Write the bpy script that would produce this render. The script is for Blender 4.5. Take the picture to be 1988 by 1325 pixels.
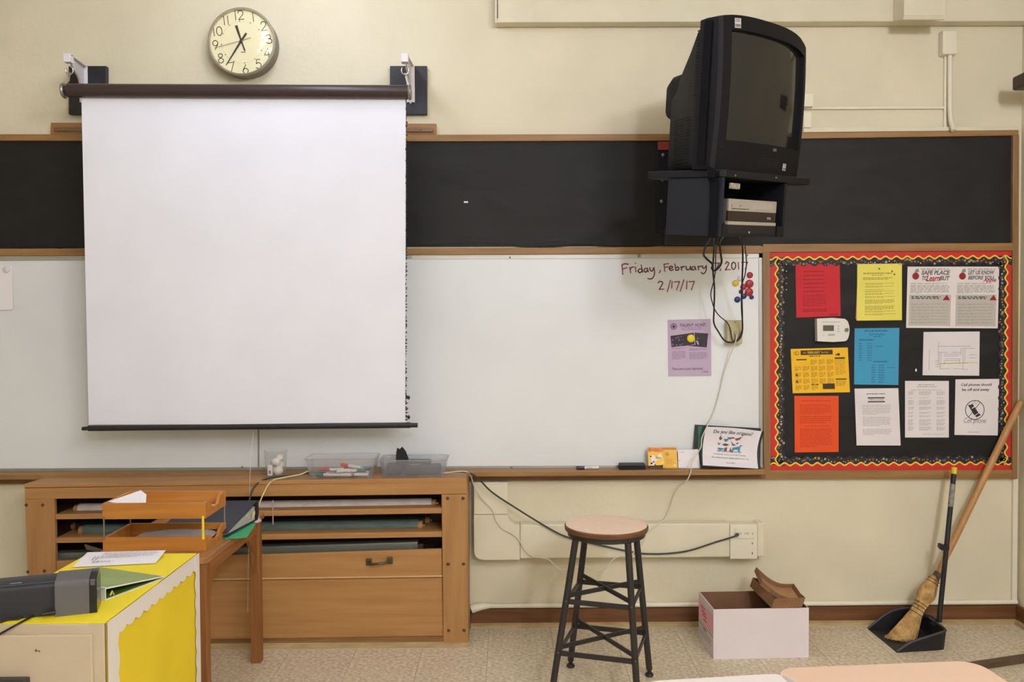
import bpy, math, random
from mathutils import Vector as V, Matrix
random.seed(7)
S = bpy.context.scene
COL = S.collection
for o in list(bpy.data.objects): bpy.data.objects.remove(o)

# ------------------------------------------------------------------ camera
FPX = 1640.0; W0, H0 = 1988.0, 1325.0
CAM = V((0.0, -4.18, 1.525))
yaw, pitch, roll = math.radians(0.4), math.radians(1.4), math.radians(0.30)
fwd = V((math.sin(yaw)*math.cos(pitch), math.cos(yaw)*math.cos(pitch), -math.sin(pitch)))
r0 = fwd.cross(V((0, 0, 1))).normalized(); u0 = r0.cross(fwd)
cr = (r0*math.cos(roll) - u0*math.sin(roll)).normalized(); cu = cr.cross(fwd)
cd = bpy.data.cameras.new('camera'); cam = bpy.data.objects.new('camera', cd); COL.objects.link(cam)
cam.matrix_world = Matrix(((cr.x, cu.x, -fwd.x, CAM.x), (cr.y, cu.y, -fwd.y, CAM.y), (cr.z, cu.z, -fwd.z, CAM.z), (0, 0, 0, 1)))
cd.sensor_fit = 'HORIZONTAL'; cd.sensor_width = 36.0; cd.lens = 36.0*FPX/W0; cd.clip_start = 0.05
S.camera = cam
# ------------------------------------------------------------------ world, exposure, lights
S.view_settings.view_transform = 'Standard'; S.view_settings.look = 'None'
S.view_settings.gamma = 1.0; S.view_settings.use_curve_mapping = False
S.view_settings.exposure = 0.45
wd = bpy.data.worlds.new('world'); S.world = wd; wd.use_nodes = True
wd.node_tree.nodes['Background'].inputs[0].default_value = (0.05, 0.05, 0.055, 1)
CEIL = 3.45
# rows of fluorescent fixtures under the ceiling: three soft lamps stand for each tube
CW, WW = (0.93, 1.0, 1.24), (1.0, 0.985, 1.02)
FIX = [(-0.95, -1.3, 5.0, CW), (1.75, -4.2, 25, WW), (-0.95, -4.2, 4, CW), (1.3, -6.2, 44, CW)]
for fx, fy, pw, lc in FIX:
    for k in (-.5, 0, .5):
        ld = bpy.data.lights.new('ceiling_lamp', 'POINT'); ld.shadow_soft_size = .13
        ld.energy = pw; ld.color = lc
        lo = bpy.data.objects.new('ceiling_lamp', ld); COL.objects.link(lo); lo.location = (fx, fy+k, CEIL-.22)

# ------------------------------------------------------------------ helpers
def ray(px, py): return (fwd*FPX + cr*(px-W0/2) - cu*(py-H0/2)).normalized()
def Y(px, py, y=0.0):            # point seen at a photo position on a plane parallel to the back wall
    d = ray(px, py); return CAM + d*((y-CAM.y)/d.y)
def Z(px, py, z=0.0):            # point seen at a photo position on a level plane
    d = ray(px, py); return CAM + d*((z-CAM.z)/d.z)
def lin(c): c /= 255.0; return c/12.92 if c <= .04045 else ((c+.055)/1.055)**2.4
def rgb(r, g, b): return (lin(r), lin(g), lin(b), 1)
MATS = {}
def mat(name, c, rough=.6, metal=0., spec=.5, noise=0., nscale=8., stretch=(1, 1, 1), bump=0., bscale=60., c2=None, alpha=1., coat=0., trans=0., emit=0., rnd=0., bdist=.01, bdet=4):
    if name in MATS: return MATS[name]
    m = bpy.data.materials.new(name); m.use_nodes = True; nt = m.node_tree; n = nt.nodes; L = nt.links
    b = n['Principled BSDF']; col = rgb(*c)
    b.inputs['Base Color'].default_value = col; b.inputs['Roughness'].default_value = rough; b.inputs['Metallic'].default_value = metal
    b.inputs['Specular IOR Level'].default_value = spec; b.inputs['Alpha'].default_value = alpha
    b.inputs['Coat Weight'].default_value = coat; b.inputs['Transmission Weight'].default_value = trans
    if emit: b.inputs['Emission Color'].default_value = col; b.inputs['Emission Strength'].default_value = emit
    if noise or bump:
        tc = n.new('ShaderNodeTexCoord'); mp = n.new('ShaderNodeMapping'); mp.inputs['Scale'].default_value = stretch
        L.new(tc.outputs['Object'], mp.inputs['Vector'])
    if noise:
        t = n.new('ShaderNodeTexNoise'); t.inputs['Scale'].default_value = nscale; t.inputs['Detail'].default_value = 5
        L.new(mp.outputs[0], t.inputs['Vector'])
        r = n.new('ShaderNodeValToRGB'); e = r.color_ramp.elements
        e[0].position = .3; e[1].position = .7
        ca = c2 if c2 else tuple(max(0, x*(1-noise)) for x in c)
        e[0].color = rgb(*ca); e[1].color = col
        L.new(t.outputs['Fac'], r.inputs[0]); src = r.outputs[0]
        if rnd:
            oi = n.new('ShaderNodeObjectInfo'); mr = n.new('ShaderNodeMapRange'); mr.inputs['To Min'].default_value = 1-rnd; mr.inputs['To Max'].default_value = 1+rnd
            L.new(oi.outputs['Random'], mr.inputs['Value'])
            hs = n.new('ShaderNodeHueSaturation'); L.new(mr.outputs[0], hs.inputs['Value']); L.new(src, hs.inputs['Color']); src = hs.outputs[0]
        L.new(src, b.inputs['Base Color'])
    if bump:
        t2 = n.new('ShaderNodeTexNoise'); t2.inputs['Scale'].default_value = bscale; t2.inputs['Detail'].default_value = bdet
        L.new(mp.outputs[0], t2.inputs['Vector'])
        bp = n.new('ShaderNodeBump'); bp.inputs['Strength'].default_value = bump; bp.inputs['Distance'].default_value = bdist
        L.new(t2.outputs['Fac'], bp.inputs['Height']); L.new(bp.outputs[0], b.inputs['Normal'])
    MATS[name] = m; return m
def wood(name, c, c2, axis=0, rough=.5, scale=1.0):
    st = [14*scale]*3; st[axis] = .9*scale
    return mat(name, c, rough, noise=.2, nscale=3.2, stretch=tuple(st), c2=c2, bump=.05, bscale=9)
def clear(name, tint=(1, 1, 1), gloss_rough=.03, ior=1.45, haze=0., hazec=(1, 1, 1)):
    m = bpy.data.materials.new(name); m.use_nodes = True; nt = m.node_tree; n = nt.nodes; L = nt.links
    n.remove(n['Principled BSDF']); out = n['Material Output']
    t = n.new('ShaderNodeBsdfTransparent'); t.inputs[0].default_value = (*tint, 1)
    g = n.new('ShaderNodeBsdfGlossy'); g.inputs['Roughness'].default_value = gloss_rough
    lw = n.new('ShaderNodeLayerWeight'); lw.inputs['Blend'].default_value = .5; pw_ = n.new('ShaderNodeMath'); pw_.operation = 'POWER'; pw_.inputs[1].default_value = 3.5; L.new(lw.outputs['Facing'], pw_.inputs[0]); fr = n.new('ShaderNodeMath'); fr.operation = 'MULTIPLY_ADD'; fr.inputs[1].default_value = .55; fr.inputs[2].default_value = .035; L.new(pw_.outputs[0], fr.inputs[0])
    mx = n.new('ShaderNodeMixShader'); L.new(fr.outputs[0], mx.inputs[0]); L.new(t.outputs[0], mx.inputs[1]); L.new(g.outputs[0], mx.inputs[2])
    res = mx
    if haze:
        d = n.new('ShaderNodeBsdfDiffuse'); d.inputs[0].default_value = (*hazec, 1)
        tl = n.new('ShaderNodeBsdfTranslucent'); tl.inputs[0].default_value = (*hazec, 1)
        a = n.new('ShaderNodeMixShader'); a.inputs[0].default_value = .5; L.new(d.outputs[0], a.inputs[1]); L.new(tl.outputs[0], a.inputs[2])
        m2 = n.new('ShaderNodeMixShader'); m2.inputs[0].default_value = haze; L.new(mx.outputs[0], m2.inputs[1]); L.new(a.outputs[0], m2.inputs[2]); res = m2
    L.new(res.outputs[0], out.inputs[0]); MATS[name] = m; return m

WLOC = {}
def tag(o, label=None, cat=None, group=None, kind=None):
    if label: o['label'] = label
    if cat: o['category'] = cat
    if group: o['group'] = group
    if kind: o['kind'] = kind
    return o
def thing(name, label, cat, loc, group=None):
    o = bpy.data.objects.new(name, None); COL.objects.link(o); o.location = loc; o.empty_display_size = .05
    WLOC[o.name] = V(loc); return tag(o, label, cat, group)
class MB:
    def __init__(s): s.v = []; s.f = []
    def add(s, vs, fs):
        k = len(s.v); s.v += [V(x) for x in vs]; s.f += [tuple(i+k for i in q) for q in fs]; return s
    def box(s, x0, x1, y0, y1, z0, z1):
        return s.add([(x0,y0,z0),(x1,y0,z0),(x1,y1,z0),(x0,y1,z0),(x0,y0,z1),(x1,y0,z1),(x1,y1,z1),(x0,y1,z1)],
                     [(0,3,2,1),(4,5,6,7),(0,1,5,4),(1,2,6,5),(2,3,7,6),(3,0,4,7)])
    def fbox(s, T, a0, a1, b0, b1, c0, c1):      # box in a local frame T(a, b, c)
        P = [T(*p) for p in [(a0,b0,c0),(a1,b0,c0),(a1,b1,c0),(a0,b1,c0),(a0,b0,c1),(a1,b0,c1),(a1,b1,c1),(a0,b1,c1)]]
        return s.add(P, [(0,3,2,1),(4,5,6,7),(0,1,5,4),(1,2,6,5),(2,3,7,6),(3,0,4,7)])
    def prism(s, pts, off):
        n = len(pts); off = V(off); P = [V(p) for p in pts]
        return s.add(P+[p+off for p in P], [tuple(range(n)), tuple(range(2*n-1, n-1, -1))]+[((i+1) % n, i, i+n, (i+1) % n+n) for i in range(n)])
    def plate(s, pix, yf, yb):                   # four photo corners on the plane y=yf, thick back to yb
        return s.prism([Y(px, py, yf) for px, py in pix], (0, yb-yf, 0))
    def loft(s, secs, caps=True):
        n = len(secs[0]); vs = [p for q in secs for p in q]; fs = []
        for k in range(len(secs)-1):
            for i in range(n):
                j = (i+1) % n; fs.append((k*n+i, k*n+j, (k+1)*n+j, (k+1)*n+i))
        if caps: fs += [tuple(range(n-1, -1, -1)), tuple(range((len(secs)-1)*n, len(secs)*n))]
        return s.add(vs, fs)
    def tube(s, pts, r, n=8, caps=True):
        P = [V(p) for p in pts]; secs = []; up = None
        for i, p in enumerate(P):
            t = (P[min(i+1, len(P)-1)]-P[max(i-1, 0)]).normalized()
            if up is None: up = V((0, 0, 1)) if abs(t.z) < .9 else V((0, 1, 0))
            a = t.cross(up)
            if a.length < 1e-4: a = t.orthogonal()
            a.normalize(); b = a.cross(t).normalized(); up = b
            rr = r[i] if isinstance(r, (list, tuple)) else r
            secs.append([p + a*rr*math.cos(2*math.pi*k/n) + b*rr*math.sin(2*math.pi*k/n) for k in range(n)])
        return s.loft(secs, caps)
    def cyl(s, a, b, r, n=16): return s.tube([a, b], r, n)
    def lathe(s, prof, c, axis=V((0, 0, 1)), n=32, caps=False):   # prof: (radius, height along axis)
        ax = V(axis).normalized(); e1 = ax.orthogonal().normalized(); e2 = ax.cross(e1); c = V(c)
        return s.loft([[c+ax*h+(e1*math.cos(2*math.pi*k/n)+e2*math.sin(2*math.pi*k/n))*r for k in range(n)] for r, h in prof], caps)
    def ball(s, c, r, n=10, m=6, sq=(1, 1, 1)):
        c = V(c); secs = []
        for i in range(m+1):
            t = math.pi*i/m; rr = max(math.sin(t), .02)
            secs.append([c+V((r*sq[0]*rr*math.cos(2*math.pi*k/n), r*sq[1]*rr*math.sin(2*math.pi*k/n), -r*sq[2]*math.cos(t))) for k in range(n)])
        return s.loft(secs)
    def quad(s, a, b, c, d): return s.add([a, b, c, d], [(0, 1, 2, 3)])
    def build(s, name, m, parent=None, smooth=None, bevel=0., seg=2, solid=0., sub=0, label=None, cat=None, group=None, kind=None, base=False):
        c = V((0, 0, 0))
        if s.v:
            lo = V([min(p[i] for p in s.v) for i in range(3)]); hi = V([max(p[i] for p in s.v) for i in range(3)])
            c = (lo+hi)/2
            if base: c.z = lo.z
        me = bpy.data.meshes.new(name); me.from_pydata([tuple(p-c) for p in s.v], [], s.f); me.update()
        if m: me.materials.append(m)
        import bmesh
        bm = bmesh.new(); bm.from_mesh(me); bmesh.ops.recalc_face_normals(bm, faces=bm.faces); bm.to_mesh(me); bm.free()
        o = bpy.data.objects.new(name, me); COL.objects.link(o)
        WLOC[o.name] = c.copy(); o.location = c
        if parent is not None: o.parent = parent; o.location = c - WLOC[parent.name]
        if solid: md = o.modifiers.new('solid', 'SOLIDIFY'); md.thickness = solid; md.offset = 0; es = o.modifiers.new('split', 'EDGE_SPLIT'); es.split_angle = math.radians(60)
        if bevel:
            md = o.modifiers.new('bevel', 'BEVEL'); md.width = bevel; md.segments = seg; md.limit_method = 'ANGLE'; md.angle_limit = math.radians(40)
        if sub: md = o.modifiers.new('sub', 'SUBSURF'); md.levels = sub; md.render_levels = sub
        if smooth is not None:
            for p in me.polygons: p.use_smooth = True
            me.set_sharp_from_angle(angle=math.radians(smooth))
        return tag(o, label, cat, group, kind)
def copy_tree(o, delta, parent=None):
    c = o.copy(); COL.objects.link(c)
    WLOC[c.name] = WLOC[o.name] + V(delta)
    if parent is None: c.location = o.location + V(delta)
    else: c.parent = parent
    for ch in [x for x in COL.objects if x.parent == o]: copy_tree(ch, delta, c)
    return c
def spline(pts, sub=6):
    P = [V(p) for p in pts]; P = [P[0]*2-P[1]]+P+[P[-1]*2-P[-2]]; out = []
    for i in range(1, len(P)-2):
        a, b, c, d = P[i-1:i+3]
        for k in range(sub):
            t = k/sub; out.append(.5*((2*b)+(c-a)*t+(2*a-5*b+4*c-d)*t*t+(3*b-a-3*c+d)*t**3))
    return out+[P[-2]]
def textmesh(txt, shear=0., spacing=1.0, off=0.):
    cu_ = bpy.data.curves.new('txt', 'FONT'); cu_.body = txt; cu_.size = 1; cu_.shear = shear; cu_.space_character = spacing; cu_.resolution_u = 3; cu_.offset = off
    ob = bpy.data.objects.new('txt', cu_); COL.objects.link(ob)
    dg = bpy.context.evaluated_depsgraph_get(); me = bpy.data.meshes.new_from_object(ob.evaluated_get(dg))
    vs = [v.co.copy() for v in me.vertices]; fs = [tuple(p.vertices) for p in me.polygons]
    bpy.data.objects.remove(ob); bpy.data.curves.remove(cu_); bpy.data.meshes.remove(me)
    return vs, fs
class Sheet:                        # bilinear patch: u to the right, v downwards, n out of the face
    def __init__(s, TL, TR, BR, BL):
        s.c = [V(TL), V(TR), V(BR), V(BL)]; s.n = (s.c[1]-s.c[0]).cross(s.c[3]-s.c[0]).normalized()*-1
        if s.n.dot(CAM-s.c[0]) < 0: s.n = -s.n
        s.w = (s.c[1]-s.c[0]).length; s.h = (s.c[3]-s.c[0]).length
    def p(s, u, v, k=0.):
        a, b, c, d = s.c; return (a*(1-u)+b*u)*(1-v)+(d*(1-u)+c*u)*v + s.n*k
    def rect(s, mb, u0, v0, u1, v1, k=.0006): return mb.quad(s.p(u0, v0, k), s.p(u1, v0, k), s.p(u1, v1, k), s.p(u0, v1, k))
    def poly(s, mb, pts, k=.0007): return mb.add([s.p(u, v, k) for u, v in pts], [tuple(range(len(pts)))])
    def disc(s, mb, u, v, r, k=.0007, n=14): return s.poly(mb, [(u+r/s.w*math.cos(2*math.pi*i/n), v+r/s.h*math.sin(2*math.pi*i/n)) for i in range(n)], k)
    def ring(s, mb, u, v, r, w, k=.0008, n=28, a0=0., a1=2*math.pi):
        for i in range(n):
            a, b = a0+(a1-a0)*i/n, a0+(a1-a0)*(i+1)/n
            q = [(r, a), (r, b), (r-w, b), (r-w, a)]
            s.poly(mb, [(u+x/s.w*math.cos(t), v+x/s.h*math.sin(t)) for x, t in q], k)
    def text(s, mb, txt, u0, u1, v0, v1, shear=0., k=.0008, spacing=1.0, off=0.):    # fitted to the box
        vs, fs = textmesh(txt, shear, spacing, off)
        if not vs: return
        x0 = min(v.x for v in vs); x1 = max(v.x for v in vs); y0 = min(v.y for v in vs); y1 = max(v.y for v in vs)
        mb.add([s.p(u0+(u1-u0)*(v.x-x0)/(x1-x0), v1-(v1-v0)*(v.y-y0)/(y1-y0), k) for v in vs], fs)
    def lines(s, mb, u0, u1, v0, v1, n, fill=.55, last=.6, seed=0, k=.0006):   # rows of small word marks
        R = random.Random(seed); dv = (v1-v0)/n
        for i in range(n):
            e = u1 if i < n-1 else u0+(u1-u0)*last
            e -= (u1-u0)*R.uniform(0, .08); u = u0; v = v0+dv*i
            while u < e:
                w = R.uniform(.02, .075); s.rect(mb, u, v, min(u+w, e), v+dv*fill, k); u += w+.012
    def stroke(s, mb, pts, w, k=.0008, sub=5):
        P = [V((a, b, 0)) for a, b in pts]; Q = spline(P, sub) if len(P) > 2 else P
        for i in range(len(Q)-1):
            a, b = Q[i], Q[i+1]; d = V(((b.x-a.x)*s.w, (b.y-a.y)*s.h, 0))
            if d.length < 1e-7: continue
            d.normalize(); e = d*w*.35; nx, ny = -d.y*w/2, d.x*w/2
            f = lambda q, sx, ex: s.p(q.x+(sx*nx+ex*e.x)/s.w, q.y+(sx*ny+ex*e.y)/s.h, k)
            mb.quad(f(a, 1, -1), f(b, 1, 1), f(b, -1, 1), f(a, -1, -1))
def struct(o): o['kind'] = 'structure'; return o

# ------------------------------------------------------------------ materials
M_wall = mat('cream_paint', (227, 218, 190), .55, noise=.05, nscale=2.5, bump=.12, bscale=45)
M_cream = mat('cream_enamel', (228, 220, 194), .35, noise=.04, nscale=6)
M_cream2 = mat('cream_plastic', (230, 224, 202), .4)
M_trim = wood('oak_rail', (164, 124, 74), (138, 100, 56), 0)
M_trimv = wood('oak_rail_upright', (156, 120, 76), (132, 98, 60), 2)
M_cab = wood('cabinet_oak', (186, 138, 84), (168, 120, 70), 0, scale=.8)
M_cabv = wood('cabinet_oak_upright', (182, 136, 84), (164, 118, 70), 2, scale=.8)
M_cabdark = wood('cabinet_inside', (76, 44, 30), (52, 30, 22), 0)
M_base = wood('dark_baseboard_wood', (122, 78, 42), (92, 56, 30), 0)
M_shoe = mat('tan_shoe_moulding', (188, 160, 112), .5, noise=.15, nscale=12, stretch=(1, 4, 4))
M_table = wood('orange_brown_wood', (168, 112, 60), (142, 88, 44), 1)
M_tablev = wood('orange_brown_wood_leg', (158, 104, 52), (128, 80, 38), 2)
M_tray = wood('letter_tray_wood', (204, 138, 60), (182, 114, 46), 0, rough=.4)
M_black = mat('black_paper', (29, 27, 28), .62, spec=.36, noise=.18, nscale=3, stretch=(1, 1, 2.4), bump=.5, bscale=3.2, bdist=.04, bdet=1.5)
M_wb = mat('whiteboard_enamel', (231, 234, 236), .36, noise=.04, nscale=1.5)
M_alu = mat('aluminium', (176, 174, 170), .4, metal=.6)
M_screen = mat('white_screen_fabric', (239, 240, 250), .85, noise=.025, nscale=3, bump=.03, bscale=400)
M_roller = mat('dark_brown_enamel', (62, 48, 46), .32)
M_bk = mat('black_metal', (36, 36, 40), .4)
M_bkwood = mat('black_painted_wood', (40, 40, 46), .5, noise=.2, nscale=20)
M_wmetal = mat('white_bracket_enamel', (226, 222, 226), .35)
M_chrome = mat('chrome', (210, 208, 204), .2, metal=1.)
M_steel = mat('grey_steel', (150, 146, 138), .35, metal=.7)
M_tv = mat('tv_black_plastic', (22, 21, 26), .55, spec=.2)
M_tvside = mat('tv_housing_plastic', (30, 30, 33), .65, spec=.3, bump=.1, bscale=300)
M_glass = mat('tv_glass', (34, 34, 33), .06, spec=.7)
M_bracket = mat('mount_dark_steel', (24, 25, 31), .5, spec=.3)
M_stool = mat('stool_black_enamel', (44, 40, 40), .42)
M_floor = mat('vinyl_tile', (238, 222, 194), .42, noise=.2, nscale=60, c2=(186, 169, 142), rnd=.03)
M_fbase = mat('floor_joint', (158, 143, 118), .6, noise=.1, nscale=10)
M_paperw = mat('white_paper', (238, 233, 236), .8)
M_ink = mat('black_ink', (52, 48, 52), .8)
M_inkg = mat('grey_ink', (128, 122, 126), .8)
M_inkl = mat('light_grey_ink', (178, 172, 174), .8)
# ------------------------------------------------------------------ room shell
XL, YF = -4.3, -7.6
XR = Y(1979, 700).x
def sbox(name, m, *b, parent=None, bevel=0): 
    o = MB().box(*b).build(name, m, parent, bevel=bevel)
    return struct(o) if parent is None else o
sbox('wall_back', M_wall, XL-.1, XR+.1, 0, .1, 0, CEIL)
sbox('wall_left', M_wall, XL-.1, XL, YF, 0, 0, CEIL)
sbox('wall_right', M_wall, XR, XR+.1, YF, 0, 0, CEIL)
sbox('wall_front', M_wall, XL-.1, XR+.1, YF-.1, YF, 0, CEIL)
sbox('ceiling', mat('ceiling_white', (226, 222, 210), .8), XL-.1, XR+.1, YF-.1, .1, CEIL, CEIL+.1)
floor = sbox('floor', M_fbase, XL-.1, XR+.1, YF-.1, .1, -.1, -.002)
TS = .3048; tx0 = Y(948, 1250, 0).x; tx0 = Z(948, 1240).x; ty0 = -.10
ME = None; k = 0
tile_mesh = MB().box(-TS/2+.0008, TS/2-.0008, -TS/2+.0008, TS/2-.0008, -.002, 0)
for i in range(-14, 12):
    for j in range(-1, 10):
        x = tx0+TS*(i+.5); y = ty0-TS*(j+.5)
        if y > -.02 and j > -1: continue
        if x > XR-.02-TS/2+.3 or x < XL: continue
        xa, xb = x-TS/2+.0008, min(x+TS/2-.0008, XR); ya, yb = y-TS/2+.0008, min(y+TS/2-.0008, 0)
        if xb-xa < .02: continue
        full = (xb-xa > TS-.002 and yb-ya > TS-.002)
        if full and ME is not None:
            o = bpy.data.objects.new('tile', ME); COL.objects.link(o); o.parent = floor; o.location = V((x, y, -.001))-WLOC[floor.name]
        else:
            o = MB().box(xa, xb, ya, yb, -.002, 0).build('tile', M_floor, floor)
            if full: ME = o.data
# baseboards
sbox('baseboard_back', M_base, Y(914, 1200).x, XR, -.018, 0, 0, .09)
b = MB().prism([(Y(914, 1200).x, -.0, 0), (Y(914, 1200).x, -.034, 0), (Y(914, 1200).x, -.031, .013), (Y(914, 1200).x, -.018, .021), (Y(914, 1200).x, 0, .021)], (XR-Y(914, 1200).x, 0, 0)).build('trim_1', M_shoe); struct(b)
sbox('baseboard_right', M_base, XR-.018, XR, -3.0, -.018, 0, .09)
b = MB().prism([(XR, -.03, 0), (XR-.034, -.03, 0), (XR-.031, -.03, .013), (XR-.018, -.03, .021), (XR, -.03, .021)], (0, -2.9, 0)).build('trim_2', M_shoe); struct(b)
# cream pipe moulding over the baseboard
zc = .105
b = MB().tube([(Y(945, 1187).x, -.012, zc), (XR-.01, -.012, zc)], .012, 10).build('trim_3', M_cream2, smooth=50); struct(b)
b = MB().tube([(Y(916, 1192).x, -.02, zc-.012), (Y(925, 1190).x, -.02, zc-.004), (Y(938, 1190).x, -.016, zc), (Y(950, 1187).x, -.012, zc)], [.022, .022, .018, .013], 10).build('trim_4', M_cream2, smooth=50); struct(b)
b = MB().box(XR-.034, XR-.012, -.016, 0, zc, Y(1970, 930).z).build('trim_5', M_cream2); struct(b)

# wooden rails
def rail(name, pix, yf, m, yb=0.0, bevel=.002):
    return struct(MB().plate(pix, yf, yb).build(name, m, bevel=bevel))
rail('trim_6', [(-120, 260.5), (850, 261.5), (850, 274.5), (-120, 273)], -.026, M_trim)
rail('trim_7', [(848, 261.5), (1310, 260), (1310, 273), (848, 274.5)], -.026, M_trim)
rail('trim_8', [(1309, 260), (1978, 253), (1978, 263), (1309, 273)], -.026, M_trim)
rail('trim_9', [(1560, 247), (1978, 246), (1978, 253), (1560, 257)], -.02, M_cream)
rail('trim_10', [(-120, 483), (800, 482.5), (800, 495), (-120, 497)], -.026, M_trim)
rail('trim_11', [(799, 482.5), (1482, 478), (1482, 492), (799, 495)], -.026, M_trim)
rail('trim_12', [(1481, 474), (1967, 472), (1967, 487), (1481, 490)], -.028, M_trim)
rail('trim_13', [(1481, 489), (1495, 489), (1496, 916), (1483, 917)], -.028, M_trimv)
rail('trim_14', [(1967, 262), (1979, 262), (1976, 930), (1965, 931)], -.03, M_trimv)
rail('trim_15', [(1483, 914), (1966, 913), (1966, 930), (1484, 931)], -.028, M_trim)
# marker ledge and its apron
zl = Y(1200, 909, -.03).z
b = MB().box(Y(-120, 915).x, Y(1487, 915, -.1).x, -.1, 0, zl-.027, zl).build('trim_16', M_trim, bevel=.004); struct(b)
zl2 = zl-.027
b = MB().box(Y(-120, 925).x, Y(1486, 925, -.03).x, -.03, 0, zl2-.034, zl2).build('trim_17', wood('dark_apron', (130, 92, 54), (108, 74, 42), 0)); struct(b)

# upper blackboard covered with black paper
cb = thing('chalkboard', 'long upper board band covered in creased black paper above the whiteboard', 'board', Y(900, 480, -.008))
MB().plate([(-120, 273), (1968, 264), (1967, 474), (-120, 483)], -.012, 0).build('paper_cover', M_black, cb)
mb = MB()
for x0, x1, y0, h in ((790, 1100, 470, 5), (1000, 1300, 474, 4), (1540, 1900, 470, 4), (20, 150, 476, 4)):
    P = [(x0+(x1-x0)*t/12, y0+h*math.sin(t*.9)*.5) for t in range(13)]
    mb.loft([[Y(x, yy-5, -.012), Y(x, yy, -.0155), Y(x, yy+5, -.012)] for x, yy in P], False)
mb.build('paper_fold', M_black, cb, smooth=60)
mb = MB()
for px, py in ((905, 393),): mb.box(*sum([[Y(px-4, py).x, Y(px+4, py).x], [-.018, -.0125], [Y(px, py+2).z, Y(px, py-1).z]], []))
mb.build('paper_scrap', M_paperw, cb, label='tiny torn scrap of white paper on the black band')
# whiteboard
wb = thing('whiteboard', 'wide white dry-erase board with handwritten date, below the black band', 'whiteboard', Y(900, 910, -.02))
MB().plate([(-120, 497), (500, 497), (501, 916), (-120, 918)], -.012, 0).build('panel', M_wb, wb)
MB().plate([(501.5, 497), (1482, 492), (1482, 909), (502, 913)], -.012, 0).build('panel', M_wb, wb)
MB().plate([(-120, 497), (800, 495.5), (800, 503), (-120, 507)], -.016, -.012).build('frame_rail', M_alu, wb, bevel=.001)
MB().plate([(799, 495.5), (1481, 492), (1481, 501), (799, 503.5)], -.016, -.012).build('frame_rail', mat('pale_aluminium', (205, 203, 196), .45, metal=.3), wb, bevel=.001)
MB().plate([(-120, 911), (1000, 905), (1482, 904), (1482, 911), (1000, 912), (-120, 918)], -.018, -.012).build('frame_rail', M_alu, wb, bevel=.001)
MB().plate([(1473, 492), (1481, 492), (1482, 910), (1474, 910)], -.016, -.012).build('frame_rail', M_alu, wb, bevel=.001)
MB().plate([(499.6, 507), (502.6, 507), (503.4, 912), (500.4, 912)], -.014, -.011).build('joint_strip', mat('joint_grey', (150, 142, 130), .5, metal=.2), wb)
for px, py in ((990, 500), (1451, 496), (470, 907), (993, 908)):
    c = Y(px, py, -.0185); MB().ball(c, .005, 8, 4).build('screw', M_steel, wb, smooth=60)
MB().plate([(1238, 494), (1244, 494), (1244, 500), (1238, 500)], -.019, -.016).build('clip', M_steel, wb)
# handwriting (positions taken from an enlarged view: 6.855 times, origin 1190, 490)
HW = [[(120,170),(130,295)],[(115,172),(150,155),(205,158)],[(125,225),(185,205)],
 [(222,200),(235,275)],[(232,225),(250,200),(280,198)],[(298,195),(305,262)],[(298,146),(301,150)],
 [(385,230),(355,222),(333,248),(350,270),(375,262),(390,232)],[(375,170),(395,268)],
 [(460,215),(425,218),(413,248),(438,265),(462,232)],[(458,210),(470,262)],
 [(490,205),(495,240),(520,250),(540,210)],[(545,205),(552,285),(530,340),(495,355),(465,348)],[(632,240),(618,275)],
 [(680,158),(688,255)],[(675,160),(740,152)],[(685,202),(735,195)],
 [(752,218),(790,206),(783,186),(760,190),(750,220),(770,242),(805,230)],
 [(825,155),(835,240)],[(835,215),(860,195),(876,218),(860,240),(836,238)],
 [(905,190),(912,240)],[(912,212),(930,192),(955,192)],[(972,188),(978,225),(1000,235),(1025,213),(1028,186)],[(1028,186),(1036,235)],
 [(1095,195),(1060,195),(1048,220),(1065,238),(1092,215)],[(1092,192),(1102,236)],
 [(1130,185),(1138,235)],[(1136,207),(1155,186),(1176,188)],
 [(1190,180),(1195,205),(1215,213),(1237,184)],[(1240,175),(1241,228),(1225,270),(1195,285),(1174,268)],
 [(1335,140),(1330,240)],[(1350,145),(1415,144)],[(1415,144),(1392,190),(1372,238)],[(1434,222),(1425,246)],
 [(1495,155),(1515,130),(1540,148),(1522,190),(1495,235)],[(1495,235),(1562,231)],
 [(1607,132),(1584,150),(1580,200),(1600,228),(1628,205),(1630,155),(1607,132)],[(1668,135),(1673,226)],
 [(1712,136),(1790,131)],[(1790,131),(1760,228)],
 [(600,408),(625,388),(660,402),(648,440),(615,495)],[(615,495),(677,490)],[(765,372),(722,526)],[(787,388),(780,478)],
 [(815,396),(885,390)],[(885,390),(845,502)],[(942,368),(895,518)],[(985,384),(978,490)],[(1010,392),(1082,387)],[(1082,387),(1043,502)]]
sh = Sheet(Y(1190, 490, -.0121), Y(1480, 490, -.0121), Y(1480, 680, -.0121), Y(1190, 680, -.0121))
for part, lab in ((HW[:40], 'Friday, February 17, 2017 in maroon marker'), (HW[40:], '2/17/17 in maroon marker')):
    mb = MB()
    for st in part: sh.stroke(mb, [(x/1988, y/1302.4) for x, y in st], .0056, .0005)
    mb.build('handwriting', mat('maroon_marker', (156, 84, 94), .6), wb, label=lab)

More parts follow.
